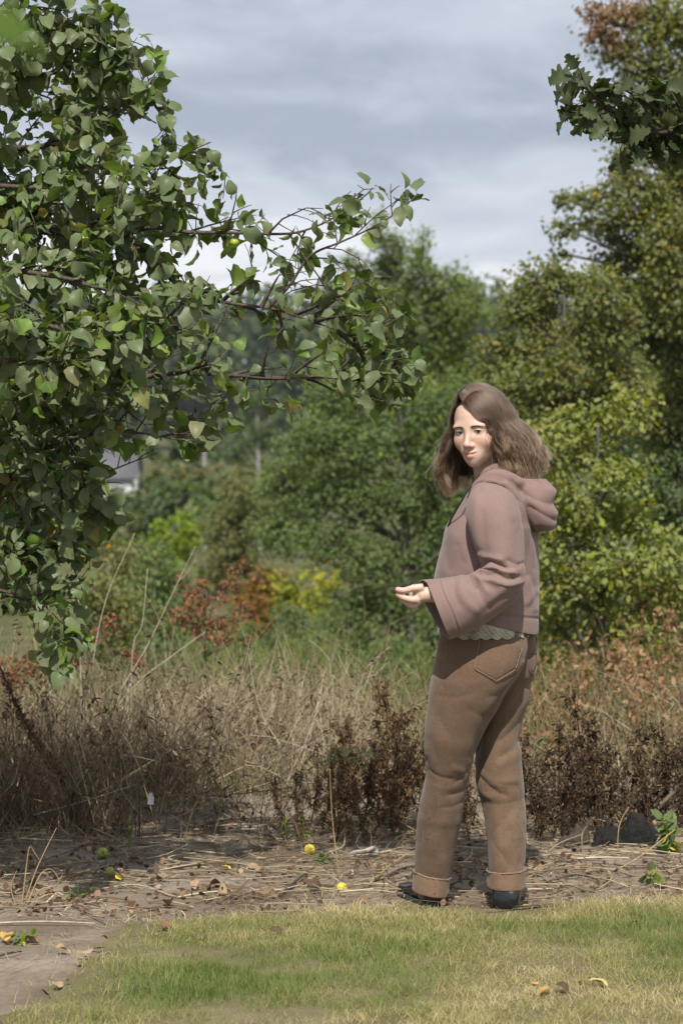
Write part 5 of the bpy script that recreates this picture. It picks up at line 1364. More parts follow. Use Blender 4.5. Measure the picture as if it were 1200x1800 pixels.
# ---- patent shoes
def shoes():
    for (hx, hy, ang, toe) in ((W(763, 1598, 7.535)[0], 7.533, R(20), 0), (W(888, 1600, 7.49)[0], 7.475, R(-12), 1)):
        d = np.array((-math.sin(ang), math.cos(ang), 0)); s = np.array((d[1], -d[0], 0))
        o0 = np.array((hx, hy, 0.0))
        # sections from heel to toe: distance, half width, top height, bottom
        sec = [(-.032, .016, .036, .010), (-.027, .034, .060, .006), (-.012, .042, .084, .005), (.006, .044, .096, .005), (.030, .044, .096, .006), (.060, .038, .086, .011), (.090, .037, .072, .011), (.130, .040, .058, .010), (.170, .043, .049, .010), (.205, .041, .043, .010), (.230, .032, .036, .010), (.245, .014, .028, .011)]
        C, A, B = [], [], []
        for (u, hw, zt, zb) in sec:
            C.append(o0 + d * u + (0, 0, (zt + zb) / 2)); A.append(s * hw); B.append(np.array((0, 0, (zt - zb) / 2)))
        n, ns = 60, 40
        C, A, B = catmull(C, n), catmull(A, n), catmull(B, n)
        th = np.linspace(0, 2 * np.pi, ns, endpoint=False)
        ex = 0.75
        cc = np.sign(np.cos(th)) * np.abs(np.cos(th)) ** ex; ss = np.sign(np.sin(th)) * np.abs(np.sin(th)) ** ex
        V = (C[:, None] + cc[None, :, None] * A[:, None] + ss[None, :, None] * B[:, None]).reshape(-1, 3)
        i, j = np.meshgrid(np.arange(n - 1), np.arange(ns), indexing='ij'); a = i * ns + j; b = i * ns + (j + 1) % ns
        F = np.stack((a, b, b + ns, a + ns), -1).reshape(-1, 4)
        n_ = len(V); V = np.vstack((V, C[0], C[-1])); j_ = np.arange(ns)
        T = np.vstack((np.stack((np.full(ns, n_), (j_ + 1) % ns, j_), -1), np.stack((np.full(ns, n_ + 1), (n - 1) * ns + j_, (n - 1) * ns + (j_ + 1) % ns), -1)))
        sh = pchild('shoe', np_mesh('shoe', V, [F, T], None, True), m_patent)
        sh['label'] = 'black patent leather shoe'
        # sole and heel block
        prof = [(-.030, .016), (-.022, .032), (.03, .041), (.08, .037), (.13, .043), (.18, .046), (.22, .040), (.246, .022), (.255, .006)]
        L = np.array([o0 + d * u + s * w_ for u, w_ in prof]); Rr = np.array([o0 + d * u - s * w_ for u, w_ in prof])[::-1]
        out = np.vstack((catmull(L, 30), catmull(Rr, 30))); m_ = len(out)
        lo = out.copy(); lo[:, 2] = 0.002; hi = out.copy(); hi[:, 2] = 0.015
        Vs = np.vstack((lo, hi, lo.mean(0), hi.mean(0))); j_ = np.arange(m_); k_ = (j_ + 1) % m_
        Fq = np.stack((j_, k_, k_ + m_, j_ + m_), -1); Ft = np.vstack((np.stack((np.full(m_, 2 * m_), k_, j_), -1), np.stack((np.full(m_, 2 * m_ + 1), j_ + m_, k_ + m_), -1)))
        pchild('sole', np_mesh('sole', Vs, [Fq, Ft], None, False), m_rubber, sh)
        # collar of the shoe and counter strip up the heel
        g = Geo(); cp = [o0 + d * (0.032 + 0.040 * math.cos(q)) + s * 0.036 * math.sin(q) + np.array((0, 0, 0.093 - 0.004 * math.cos(q))) for q in np.linspace(0, 2 * math.pi, 33)]
        g.add(*tube(np.array(cp), 0.0035, 6, False))
        pchild('collar', g.mesh('collar', True), m_patent, sh)
        g = Geo(); ct = o0 + d * 0.034
        g.add(*tube(np.array([ct + (0, 0, .075), ct + (0, 0, .10), ct + d * 0.004 + (0, 0, .15)]), [.028, .027, .027], 18, False))
        pchild('sock', g.mesh('sock', True), m_cord, sh)
shoes()

# ================================================================== lawn, dry brush and small things
def G(px, py, z=0.0):
    """ground point seen at a photograph pixel"""
    a = W(px, py, 1.0); k = (z - CAM_Z) / (a[2] - CAM_Z)
    return np.array((a[0] * k, k, z))

# ---- lawn
edge = [G(x, y) for x, y in [(-60, 1850), (20, 1798), (95, 1748), (150, 1708), (178, 1676), (178, 1650), (215, 1632), (300, 1622), (420, 1614), (520, 1606), (600, 1600), (720, 1595), (800, 1600), (900, 1604), (990, 1592), (1080, 1584), (1200, 1578), (1400, 1570)]]
edge = catmull(edge, 120)
rng = np.random.default_rng(4)
edge = edge + np.stack((0.018 * np.sin(np.arange(120) * 1.7) + rng.normal(size=120) * 0.014, 0.022 * np.sin(np.arange(120) * 0.9 + 1) + 0.02 * np.sin(np.arange(120) * 2.3) + rng.normal(size=120) * 0.014, np.zeros(120)), -1)
lawn_poly = np.vstack((edge[:, :2], [(9, 7.7), (9, -3), (-2.2, -3), (-2.2, 4.6)]))
bm = bmesh.new()
vs = [bm.verts.new((float(x), float(y), float(gz(x, y)) + 0.010)) for x, y in lawn_poly]
bm.faces.new(vs); bmesh.ops.triangulate(bm, faces=bm.faces[:]); bmesh.ops.recalc_face_normals(bm, faces=bm.faces[:])
me = bpy.data.meshes.new('lawn'); bm.to_mesh(me); bm.free()
if me.polygons[0].normal.z < 0: me.flip_normals()
t = NT('lawn_thatch'); co = t.coord('Object')
c1 = t.ramp(t.noise(4.5, 5, 0.6, co), [(0.35, (0.17, 0.155, 0.075)), (0.55, (0.24, 0.205, 0.115)), (0.7, (0.30, 0.25, 0.155))])
c1 = t.mix(t.ramp(t.noise(220, 3, 0.7, co), [(0.4, (0.5, 0.5, 0.5)), (0.58, (0, 0, 0))]), c1, (0.05, 0.045, 0.02, 1))
lawn = link('lawn', me, None, t.finish(t.principled(c1, 0.95, t.bump(t.noise(260, 3, 0.7, co), 0.8, 0.01), spec=0.1)))
tag(lawn, 'short patchy green and straw coloured lawn', 'lawn', kind='structure')

def ribbons(geo, rng, B, h, lean, width, rnd, bend=1.7, npt=4):
    """upright blades: B bases (n,3), h heights, lean (n,2) horizontal reach as share of height"""
    n = len(B); ts = np.linspace(0, 1, npt)
    az = rng.uniform(0, np.pi * 2, n); S = np.stack((np.cos(az), np.sin(az), np.zeros(n)), -1)
    P = []
    for k, tt in enumerate(ts):
        c = B + np.stack((lean[:, 0] * h * tt ** bend, lean[:, 1] * h * tt ** bend, h * tt * np.sqrt(np.clip(1 - 0.3 * (lean ** 2).sum(1) * tt, 0.2, 1))), -1)
        w_ = (width * (1 - 0.85 * tt ** 1.5))[:, None] * 0.5
        if k == npt - 1: P.append(c[:, None])
        else: P.append(np.stack((c - S * w_, c + S * w_), 1))
    V = np.concatenate(P, 1); m_ = 2 * (npt - 1) + 1
    q = np.array([(2 * k, 2 * k + 1, 2 * k + 3, 2 * k + 2) for k in range(npt - 2)]); tr = np.array([(2 * (npt - 2), 2 * (npt - 2) + 1, 2 * (npt - 1))])
    base = np.arange(n)[:, None, None] * m_
    off = geo.n
    geo.add(V.reshape(-1, 3), (base + q[None]).reshape(-1, 4), np.repeat(rnd, m_))
    geo.F.setdefault(3, []).append((base + tr[None]).reshape(-1, 3) + off)

def lawn_grass():
    rng = np.random.default_rng(31); g = Geo()
    n = 190000
    x = rng.uniform(-1.9, 2.1, n); y = rng.uniform(5.5, 7.75, n)
    pts = np.stack((x, y), -1); ins = in_poly(pts, lawn_poly); dd = np.min(np.stack([np.hypot(pts[:, 0] - q[0], pts[:, 1] - q[1]) for q in edge[::2, :2]]), 0)
    ok = ins | (rng.random(n) < 0.30 * np.exp(-dd / 0.05)); pts = pts[ok]
    p3 = np.stack((pts[:, 0], pts[:, 1], np.full(len(pts), 0.3)), -1); nz = vnoise(p3 * (2.1, 2.4, 1)) + 0.5 * vnoise(p3 * (6.3, 7.0, 9))
    # thinner towards the bare edge
    e2 = edge[:, :2]
    dist = np.min(np.stack([np.hypot(pts[:, 0] - q[0], pts[:, 1] - q[1]) for q in e2[::2]]), 0)
    keep = rng.random(len(pts)) < np.clip(0.10 + (dist + 0.10 * np.clip(nz, -.5, 1)) / 0.26, 0.04, 1); pts, nz, dist = pts[keep], nz[keep], dist[keep]
    m_ = len(pts)
    z = gz(pts[:, 0], pts[:, 1]) + 0.009
    straw = np.clip(0.58 + 0.75 * nz + rng.normal(size=m_) * 0.20 + 0.35 * np.exp(-dist / 0.16), 0, 1)
    h = rng.uniform(0.018, 0.044, m_) * (1 - 0.25 * straw) * (1 + 0.7 * vnoise(np.stack((pts[:, 0] * 14, pts[:, 1] * 16, np.full(m_, 2.2)), -1))) * (1 + 0.5 * (rng.random(m_) < 0.06))
    for sx_, sy_ in ((W(760, 1600, 7.55)[0], 7.56), (W(745, 1600, 7.6)[0], 7.64), (W(888, 1600, 7.5)[0], 7.48), (W(890, 1600, 7.5)[0], 7.42)):
        h *= 1 - 0.62 * np.exp(-(((pts[:, 0] - sx_) / 0.085) ** 2 + ((pts[:, 1] - sy_) / 0.13) ** 2))
    ln = rng.normal(size=(m_, 2)) * (0.38 + 0.5 * straw[:, None])
    ribbons(g, rng, np.stack((pts[:, 0], pts[:, 1], z), -1), h, ln, rng.uniform(0.0016, 0.0030, m_), straw, npt=3)
    o = link('lawn_grass', g.mesh('lawn_grass'), None, leaf_mat('lawn_blade', [(0, (0.15, 0.21, 0.060)), (0.35, (0.225, 0.270, 0.095)), (0.6, (0.34, 0.325, 0.150)), (0.85, (0.47, 0.40, 0.22)), (1, (0.57, 0.49, 0.31))], trans=0.42, rough=0.6, spec=0.2))
    tag(o, 'blades of short green and straw grass on the lawn', 'grass', kind='stuff')
lawn_grass()

# ---- dry and green undergrowth: uncountable, one object each
M['straw'] = leaf_mat('dry_straw', [(0, (0.12, 0.088, 0.058)), (0.4, (0.235, 0.182, 0.118)), (0.8, (0.42, 0.35, 0.23)), (1, (0.60, 0.53, 0.39))], trans=0.2, rough=0.8, spec=0.1, trans_tint=(1.0, 0.95, 0.7))
M['dead'] = leaf_mat('dead_brown_stalk', [(0, (0.055, 0.036, 0.022)), (0.5, (0.105, 0.070, 0.043)), (1, (0.20, 0.145, 0.09))], trans=0.15, rough=0.8, spec=0.1, trans_tint=(1.0, 0.9, 0.7))
M['undergreen'] = leaf_mat('green_undergrowth', [(0, (0.060, 0.10, 0.022)), (0.6, (0.12, 0.17, 0.035)), (1, (0.20, 0.21, 0.06))], trans=0.35, rough=0.6, spec=0.2)
M['bracken'] = leaf_mat('orange_bracken', [(0, (0.14, 0.085, 0.045)), (0.6, (0.25, 0.145, 0.075)), (1, (0.36, 0.25, 0.14))], trans=0.25, rough=0.75, spec=0.1)
def zone(name, label, mat, specs, seed, cat='grass'):
    rng = np.random.default_rng(seed); g = Geo()
    for (x0, x1, Y0, Y1, n, h0, h1, lean, w_, lo, hi) in specs:
        Y = Y0 + (Y1 - Y0) * rng.random(n) ** 1.15
        px = rng.uniform(x0, x1, n); X = (px - 600) / FPX * Y
        cl = vnoise(np.stack((X * 1.7, Y * 1.7, np.full(n, seed + .4)), -1))
        keep = rng.random(n) < np.clip(0.52 + 1.7 * cl, 0.03, 1); X, Y, cl = X[keep], Y[keep], cl[keep]; n = len(X)
        h = rng.uniform(h0, h1, n) * (1 + 0.8 * cl) * rng.choice([0.6, 1.0, 1.0, 1.15], n)
        B = np.stack((X, Y, gz(X, Y) - 0.01), -1)
        ribbons(g, rng, B, h, rng.normal(size=(n, 2)) * lean, w_ * rng.uniform(0.6, 1.4, n), rng.uniform(lo, hi, n), bend=1.5, npt=5)
    tag(link(name, g.mesh(name), None, M[mat]), label, cat, kind='stuff')
zone('dry_grass', 'tangle of dry straw coloured grass behind the bare soil', 'straw', [
    (-200, 340, 8.95, 12.5, 5200, 0.10, 0.50, 0.60, 0.0036, 0.0, 0.85),
    (250, 620, 10.0, 14.5, 6000, 0.08, 0.36, 0.70, 0.0040, 0.3, 1.0),
    (-200, 620, 11.5, 15, 2200, 0.25, 0.55, 0.35, 0.0046, 0.3, 1.0),
    (560, 1350, 9.8, 14.5, 6500, 0.10, 0.42, 0.6, 0.0040, 0.2, 0.95),
    (-260, 1400, 8.5, 9.6, 3200, 0.03, 0.12, 0.9, 0.0030, 0.0, 0.8)], 51)
zone('dead_stalks', 'dark brown dead stalks tangled in the shade at the left', 'dead', [
    (-250, 330, 8.8, 11.0, 2600, 0.10, 0.46, 0.55, 0.0042, 0.0, 1.0),
    (200, 520, 8.75, 9.4, 800, 0.05, 0.20, 0.8, 0.0036, 0.0, 1.0),
    (860, 1350, 8.7, 9.6, 1000, 0.05, 0.26, 0.8, 0.0034, 0.0, 1.0)], 52)
zone('green_undergrowth', 'light green grasses and weeds beyond the dry grass', 'undergreen', [
    (330, 570, 13.5, 19, 3200, 0.30, 0.62, 0.6, 0.008, 0.2, 1.0),
    (-300, 1500, 15, 21, 3600, 0.20, 0.42, 0.6, 0.010, 0.0, 0.9),
    (640, 1400, 11, 15, 1500, 0.25, 0.5, 0.5, 0.006, 0.1, 1.0),
    (-250, 560, 9.2, 13, 1800, 0.12, 0.42, 0.6, 0.0035, 0.0, 0.8)], 53, 'weeds')
def tangle():
    """bent and broken dry stems lying across each other, some with dry leaf bits"""
    rng = np.random.default_rng(88); g = Geo(); lf = Geo()
    for (x0, x1, Y0, Y1, n, zmax, lo, hi) in ((-250, 520, 8.75, 12.5, 1500, 0.36, 0.0, 1.0), (250, 640, 9.8, 13.5, 900, 0.34, 0.4, 1.0), (640, 1350, 9.3, 13.5, 900, 0.34, 0.1, 0.9)):
        for _ in range(n):
            Y = rng.uniform(Y0, Y1); px = rng.uniform(x0, x1); X = (px - 600) / FPX * Y
            z0 = float(gz(X, Y)) + max(0, rng.normal() * zmax * 0.35)
            a = rng.uniform(0, 6.28); el = rng.uniform(0.05, 1.35); L = rng.uniform(0.15, 0.65)
            d = np.array((math.cos(a) * math.cos(el), math.sin(a) * math.cos(el), math.sin(el)))
            b = np.array((X, Y, z0)); kink = rng.uniform(.35, .75)
            d2 = d + rng.normal(size=3) * 0.45; d2 /= np.linalg.norm(d2)
            m_ = b + d * L * kink; e_ = m_ + d2 * L * (1 - kink)
            if max(m_[2], e_[2]) > z0 + 0.62: continue
            P = catmull([b, m_, e_], 6); r = rng.uniform(.0010, .0026); rv = rng.uniform(lo, hi)
            g.add(*tube(P, np.linspace(r, r * .5, 6), 3, False), rv)
            if rng.random() < 0.45:
                k = rng.integers(4, 14); tt = rng.uniform(.2, 1, k); Q = np.stack([np.interp(tt, np.linspace(0, 1, 6), P[:, c]) for c in range(3)], -1)
                leaf_cloud(lf, rng, Q + rng.normal(size=(k, 3)) * .006, 0.030, None, 0.8, 0.0, width=0.5)
    tag(link('tangled_stems', g.mesh('tangled_stems'), None, M['straw']), 'bent and broken dry stems tangled through the brush', 'stems', kind='stuff')
    tag(link('dry_leaf_bits', lf.mesh('dry_leaf_bits'), None, M['dead']), 'withered leaf shreds hanging on the tangled stems', 'dry leaves', kind='stuff')
tangle()
# orange dried fern-like weeds on the right, as leafy masses
def bracken():
    rng = np.random.default_rng(61); g = Geo()
    for _ in range(120):
        Y = rng.uniform(10.8, 15); px = rng.uniform(940, 1350)
        X = (px - 600) / FPX * Y; b = np.array((X, Y, float(gz(X, Y)))); h = rng.uniform(0.3, 0.75) * (0.75 + 0.35 * smooth(980, 1150, px))
        P = catmull([b, b + (rng.normal() * .05, 0, h * .5), b + (rng.normal() * .12, rng.normal() * .1, h)], 7); g.add(*tube(P, np.linspace(.003, .0012, 7), 4, False), rng.random())
        n = 34; tt = rng.uniform(0.3, 1, n); Q = np.stack([np.interp(tt, np.linspace(0, 1, 7), P[:, c]) for c in range(3)], -1) + rng.normal(size=(n, 3)) * 0.035
        leaf_cloud(g, rng, Q, 0.034, None, 0.7, 0.2)
    tag(link('dried_bracken', g.mesh('dried_bracken'), None, M['bracken']), 'orange brown dried weeds at the right behind the dark plants', 'weeds', kind='stuff')
bracken()

# red-brown dead sapling and a couple of dry weeds in the middle distance
leafy('dead_sapling', 'dead sapling with red-brown withered leaves left of the hand', 'sapling',
      [(330, 1080, 28, 26), (365, 1045, 26, 20), (400, 1020, 22, 16), (430, 1000, 14, 14), (350, 1110, 30, 24), (385, 1085, 26, 20), (420, 1070, 18, 12), (445, 1085, 16, 8), (395, 1125, 26, 20), (340, 1040, 16, 18), (320, 1020, 10, 16), (430, 1120, 18, 12)],
      14, 0.030, 'brown', 'dark_bark', [(372, 1290), (368, 1200), (360, 1130), (380, 1040)], dens=0.42, seed=70, r_trunk=0.012, spread=0.10)
leafy('dry_shrub', 'low shrub with rusty dead leaves in front of the hanging apple leaves', 'shrub',
      [(180, 1105, 20, 14), (205, 1090, 16, 12), (150, 1135, 26, 18), (225, 1150, 18, 12), (240, 1165, 16, 10), (60, 1180, 40, 30), (110, 1160, 30, 22), (10, 1190, 40, 30)],
      11.5, 0.026, 'brown', 'dark_bark', [(140, 1300), (150, 1200), (170, 1110)], dens=0.35, seed=71, r_trunk=0.008, spread=0.09)

# ---- withered weeds: individuals
def weed_proto(seed):
    rng = np.random.default_rng(seed); st, lf = Geo(), Geo()
    h = 1.0
    main = catmull([(0, 0, -0.05), (rng.normal() * .03, rng.normal() * .03, .5), (rng.normal() * .07, rng.normal() * .05, 1.0)], 10)
    st.add(*tube(main, np.linspace(0.010, 0.003, 10), 5, False), rng.random())
    ends = [(main, 0.12, 1.0)]
    for k in range(13):
        tt = rng.uniform(0.10, 0.85); b = np.array([np.interp(tt, np.linspace(0, 1, 10), main[:, c]) for c in range(3)])
        a = rng.uniform(0, 6.28); ln = rng.uniform(0.16, 0.40) * (1.15 - tt * 0.6)
        e = b + np.array((math.cos(a) * ln * 0.45, math.sin(a) * ln * 0.45, ln * rng.uniform(.6, 1)))
        P = catmull([b, b * 0.5 + e * 0.5 + np.array((math.cos(a), math.sin(a), 0)) * ln * .12, e], 6)
        st.add(*tube(P, np.linspace(0.005, 0.002, 6), 4, False), rng.random()); ends.append((P, 0.1, 1.0))
    for P, t0, t1 in ends:
        n = 85 if P is main else 32
        tt = rng.uniform(t0, t1, n); Q = np.stack([np.interp(tt, np.linspace(0, 1, len(P)), P[:, c]) for c in range(3)], -1) + rng.normal(size=(n, 3)) * 0.016
        leaf_cloud(lf, rng, Q, 0.052, None, 1.3, 0.0, width=0.55)
    return st.mesh('stem', True), lf.mesh('withered_leaves')
t_w = [(0, (0.030, 0.019, 0.012)), (0.5, (0.060, 0.039, 0.025)), (0.85, (0.11, 0.075, 0.045)), (1, (0.18, 0.13, 0.075))]
M['withered'] = leaf_mat('withered_leaf', t_w, trans=0.12, rough=0.8, spec=0.1, trans_tint=(1, .9, .7))
M['withered_warm'] = leaf_mat('withered_leaf_warm', [(0, (0.060, 0.036, 0.020)), (0.5, (0.115, 0.070, 0.040)), (1, (0.21, 0.14, 0.08))], trans=0.15, rough=0.8, spec=0.1, trans_tint=(1, .9, .7))
protos = []
for k in range(9):
    a, b = weed_proto(900 + k)
    a.materials.append(M['dead']); protos.append((a, b))
weed_lm = {}
def weeds(spots, label, group, seed, mat):
    rng = np.random.default_rng(seed)
    for (px, ytop, Y) in spots:
        Y = 8.68 + (Y - 8.9) * 0.8; X = (px - 600) / FPX * Y; z = float(gz(X, Y)); h = (W(px, ytop, Y)[2] - z)
        r_ = empty('withered_weed', (X, Y, z), label, 'weed', group)
        r_.scale = (h * rng.uniform(.75, 1.2),) * 2 + (h * rng.uniform(.85, 1.08),); r_.rotation_euler = (rng.normal() * .14, rng.normal() * .14, rng.uniform(0, 6.28))
        k = rng.integers(len(protos)); a, b = protos[k]
        if (k, mat) not in weed_lm:
            weed_lm[k, mat] = b.copy(); weed_lm[k, mat].materials.append(M[mat])
        link('stem', a, r_); link('withered_leaves', weed_lm[k, mat], r_)
L_sp = [(505, 1350, 9.0), (525, 1335, 9.2), (545, 1300, 9.3), (560, 1345, 9.0), (575, 1275, 9.5), (590, 1300, 9.2), (605, 1262, 9.6), (612, 1325, 9.0), (628, 1240, 9.7), (640, 1290, 9.3), (655, 1310, 9.0), (662, 1255, 9.6), (675, 1212, 9.4), (684, 1235, 9.3), (695, 1270, 9.2), (705, 1290, 9.05), (715, 1250, 9.6), (725, 1300, 9.1), (738, 1275, 9.5), (755, 1300, 9.2), (640, 1360, 8.9), (690, 1350, 8.9), (590, 1370, 8.9), (540, 1390, 8.9), (790, 1320, 9.3), (830, 1310, 9.3), (825, 1350, 9.0)]
R_sp = [(925, 1262, 9.3), (938, 1300, 9.0), (955, 1290, 9.2), (972, 1320, 9.0), (990, 1260, 9.3), (1005, 1272, 9.2), (1018, 1310, 9.0), (1035, 1205, 9.5), (1052, 1212, 9.4), (1046, 1290, 9.1), (1068, 1300, 9.2), (1090, 1330, 9.0), (1105, 1275, 9.5), (1120, 1295, 9.3), (1140, 1310, 9.2), (1158, 1285, 9.4), (1172, 1245, 9.5), (1190, 1262, 9.4), (1205, 1290, 9.2), (950, 1370, 8.9), (1010, 1370, 8.9), (1060, 1372, 8.95), (985, 1390, 8.9), (1240, 1270, 9.4), (1130, 1380, 9.2)]
ORD = 'first second third fourth fifth sixth seventh eighth ninth tenth eleventh twelfth thirteenth fourteenth fifteenth sixteenth seventeenth eighteenth nineteenth twentieth twenty-first twenty-second twenty-third twenty-fourth twenty-fifth'.split()
mid = [q for q in L_sp if q[0] > 745]; L_sp = sorted([q for q in L_sp if q[0] <= 745], key=lambda q: -q[0]); R_sp = sorted(R_sp)
for k, q in enumerate(L_sp): weeds([q], 'withered brown weed, %s to the left of the trousers' % ORD[k], 'withered weeds left of the trousers', 5 + k, 'withered_warm')
for k, q in enumerate(R_sp): weeds([q], 'withered dark brown weed, %s to the right of the trousers' % ORD[k], 'withered weeds right of the trousers', 60 + k, 'withered')
for k, q in enumerate(sorted(mid)): weeds([q], 'withered weed behind the trousers, %s from the left' % ORD[k], 'withered weeds behind the trousers', 90 + k, 'withered')

# ---- tall single stalks, traced
M['pale_stalk'] = bark_mat('pale_dry_stalk', (0.26, 0.22, 0.16), (0.46, 0.41, 0.32), 40)
M['tan_stalk'] = bark_mat('tan_dry_stalk', (0.22, 0.15, 0.07), (0.40, 0.30, 0.16), 40)
M['red_stalk'] = bark_mat('red_brown_stalk', (0.05, 0.025, 0.018), (0.12, 0.06, 0.04), 60)
M['stick'] = bark_mat('weathered_stick', (0.09, 0.07, 0.055), (0.24, 0.20, 0.16), 50)
M['dark_stick'] = bark_mat('dark_stick', (0.04, 0.03, 0.024), (0.11, 0.085, 0.07), 50)
def stalk(name, label, cat, pts, Y, r0, r1, mat, extra=(), group=None):
    P = [W(x, y, Y + (dy if (dy := (q[2] if len(q) > 2 else 0)) else 0)) for q in pts for x, y in [(q[0], q[1])]]
    b = P[0].copy(); gzv = float(gz(b[0], b[1]))
    if b[2] > gzv + 0.02: P = [np.array((b[0] - (P[1][0] - b[0]) * .15, b[1], gzv - 0.02))] + P
    C = catmull(P, 6 + 6 * len(P))
    root = empty(name, (P[0][0], P[0][1], gzv), label, cat, group)
    g = Geo(); g.add(*tube(C, np.linspace(r0, r1, len(C)), 6))
    child('stem', g.mesh('stem', True), root, M[mat])
    for k, e_ in enumerate(extra):
        g = Geo(); Q = catmull([W(x, y, Y) for x, y in e_], 12); g.add(*tube(Q, np.linspace(r1 * 1.3, r1 * .5, 12), 5, False)); child('side_stem', g.mesh('side_stem', True), root, M[mat])
    return root, C
stalk('dry_stalk', 'long pale dry stalk leaning right beside the hanging apple leaves', 'stalk', [(158, 1215), (185, 1060), (237, 938)], 10.6, .0040, .0016, 'pale_stalk')
stalk('dry_stalk', 'short pale stalk ending below the lime bush', 'stalk', [(233, 1150), (250, 1097), (260, 1000)], 10.9, .0032, .0018, 'pale_stalk')
stalk('dry_stalk', 'longest pale stalk leaning right with a forked tip', 'stalk', [(205, 1240), (262, 1130), (313, 1023), (344, 960)], 10.4, .0042, .0014, 'pale_stalk', [[(314, 1022), (332, 1004), (347, 978)]])
stalk('dry_stalk', 'pale stalk lying low towards the red-brown sapling', 'stalk', [(200, 1262), (245, 1198), (300, 1155), (362, 1110)], 10.3, .0036, .0018, 'pale_stalk')
stalk('dry_stalk', 'upright pale stalk between the hanging apple leaves', 'stalk', [(143, 1230), (140, 1110), (136, 1005)], 10.8, .0036, .0022, 'pale_stalk', [[(140, 1120), (130, 1060), (133, 1000)]])
stalk('dry_stalk', 'white forked stalk left of the withered weeds', 'stalk', [(507, 1370), (533, 1313), (553, 1262), (588, 1188)], 9.9, .0042, .0018, 'pale_stalk', [[(553, 1262), (566, 1290), (568, 1350)], [(556, 1255), (562, 1232), (566, 1210)]])
stalk('dry_stalk', 'thin dry stalk leaning beside the left hip', 'stalk', [(730, 1262), (723, 1237), (701, 1176)], 10.5, .0026, .0012, 'tan_stalk')
stalk('dry_stalk', 'thin reddish stem with dangling seed pods above the withered weeds', 'stalk', [(600, 1300), (604, 1215), (609, 1140)], 10.0, .0022, .0010, 'tan_stalk')
stalk('dry_stalk', 'straight pale straw standing on a yellow apple', 'stalk', [(597, 1552), (585, 1450), (581, 1390), (580, 1352)], 8.05, .0022, .0010, 'tan_stalk')
stalk('dry_stalk', 'long yellow straw slanting from the lawn to the right edge', 'stalk', [(952, 1583, -0.6), (1030, 1552, -0.35), (1111, 1514, 0.0), (1186, 1458, 0.1)], 8.25, .0034, .0022, 'tan_stalk')
stalk('dry_stalk', 'bent straw standing before the charred stump', 'stalk', [(1084, 1524), (1087, 1455), (1104, 1418)], 8.5, .0028, .0014, 'tan_stalk')
stalk('dry_stalk', 'short bent straw beside the right trouser leg', 'stalk', [(1024, 1512), (1022, 1470), (1030, 1452)], 8.5, .0024, .0014, 'tan_stalk')
stalk('dry_stalk', 'pale slender straw crossing the weeds at the right edge', 'stalk', [(1145, 1300), (1125, 1205), (1100, 1125)], 11.0, .0030, .0014, 'tan_stalk')
stalk('dry_stalk', 'horizontal pale straw lying over the dry grass', 'stalk', [(350, 1312), (400, 1308), (470, 1304)], 10.6, .0026, .0016, 'pale_stalk')
r_, C_ = stalk('dock_stalk', 'dark red-brown dock stalk leaning at the left edge', 'stalk', [(120, 1392), (95, 1350), (60, 1295), (30, 1240), (-5, 1160)], 9.1, .0028, .0050, 'red_stalk')
rng = np.random.default_rng(8); g = Geo(); n = 900
tt = rng.uniform(0.25, 0.95, n); Q = np.stack([np.interp(tt, np.linspace(0, 1, len(C_)), C_[:, c]) for c in range(3)], -1) + rng.normal(size=(n, 3)) * 0.009
leaf_cloud(g, rng, Q, 0.012, None, 0.5, 0.0, width=1.2)
child('seeds', g.mesh('seeds'), r_, M['withered_warm'])['kind'] = 'stuff'
# umbel weed, pale green
r_, C_ = stalk('umbel_weed', 'pale green umbel weed in front of the withered weeds', 'weed', [(592, 1475), (591, 1400), (594, 1360), (608, 1347)], 8.75, .0026, .0014, 'tan_stalk', [[(591, 1395), (588, 1360), (584, 1340)], [(594, 1362), (618, 1345), (640, 1328)]])
g = Geo()
for (x, y, n) in ((585, 1328, 150), (600, 1322, 90), (570, 1338, 80), (642, 1322, 90), (628, 1336, 50)):
    leaf_cloud(g, rng, W(x, y, 8.75) + rng.normal(size=(n, 3)) * np.array((.020, .015, .012)), 0.013, None, 0.2, 0.3, width=0.6)
child('flower_head', g.mesh('flower_head'), r_, leaf_mat('umbel', [(0, (0.12, 0.15, 0.07)), (1, (0.26, 0.28, 0.17))]))

# small green plants
def green_plant(label, px, py, ht, n, leaf, mat='mid', narrow=0.8, spread=0.05, Y=None):
    p = G(px, py) if Y is None else W(px, py, Y); p[2] = float(gz(p[0], p[1]))
    rng = np.random.default_rng(int(px))
    root = empty('green_plant', p, label, 'plant')
    st, lf = Geo(), Geo()
    for k in range(max(2, n // 14)):
        e_ = p + np.array((rng.normal() * spread, rng.normal() * spread, ht * rng.uniform(.6, 1)))
        P = catmull([p, (p + e_) / 2 + rng.normal(size=3) * .01, e_], 7); st.add(*tube(P, np.linspace(.002, .001, 7), 5, False))
        tt = rng.uniform(.2, 1, 14); Q = np.stack([np.interp(tt, np.linspace(0, 1, 7), P[:, c]) for c in range(3)], -1)
        leaf_cloud(lf, rng, Q, leaf, None, 0.1, 0.7, width=narrow)
    child('stem', st.mesh('stem', True), root, M['mid']); child('leaves', lf.mesh('leaves'), root, M[mat])
green_plant('small grey-green weed standing in the litter at the left', 228, 1500, 0.13, 40, 0.020, 'undergreen', 0.4, 0.012)
green_plant('tiny feathery green weed on the soil near the lawn', 146, 1580, 0.05, 42, 0.022, 'undergreen', 0.4, 0.02)
green_plant('green nettle-like plant at the right edge beside the charred stump', 1178, 1500, 0.14, 50, 0.050, 'mid', 1.3, 0.05)
green_plant('low green plant near the right edge of the soil', 1165, 1560, 0.05, 30, 0.036, 'mid', 1.2, 0.05)
green_plant('small green sprout beside a brown leaf at the lower left', 35, 1662, 0.035, 26, 0.030, 'mid', 0.9, 0.02)
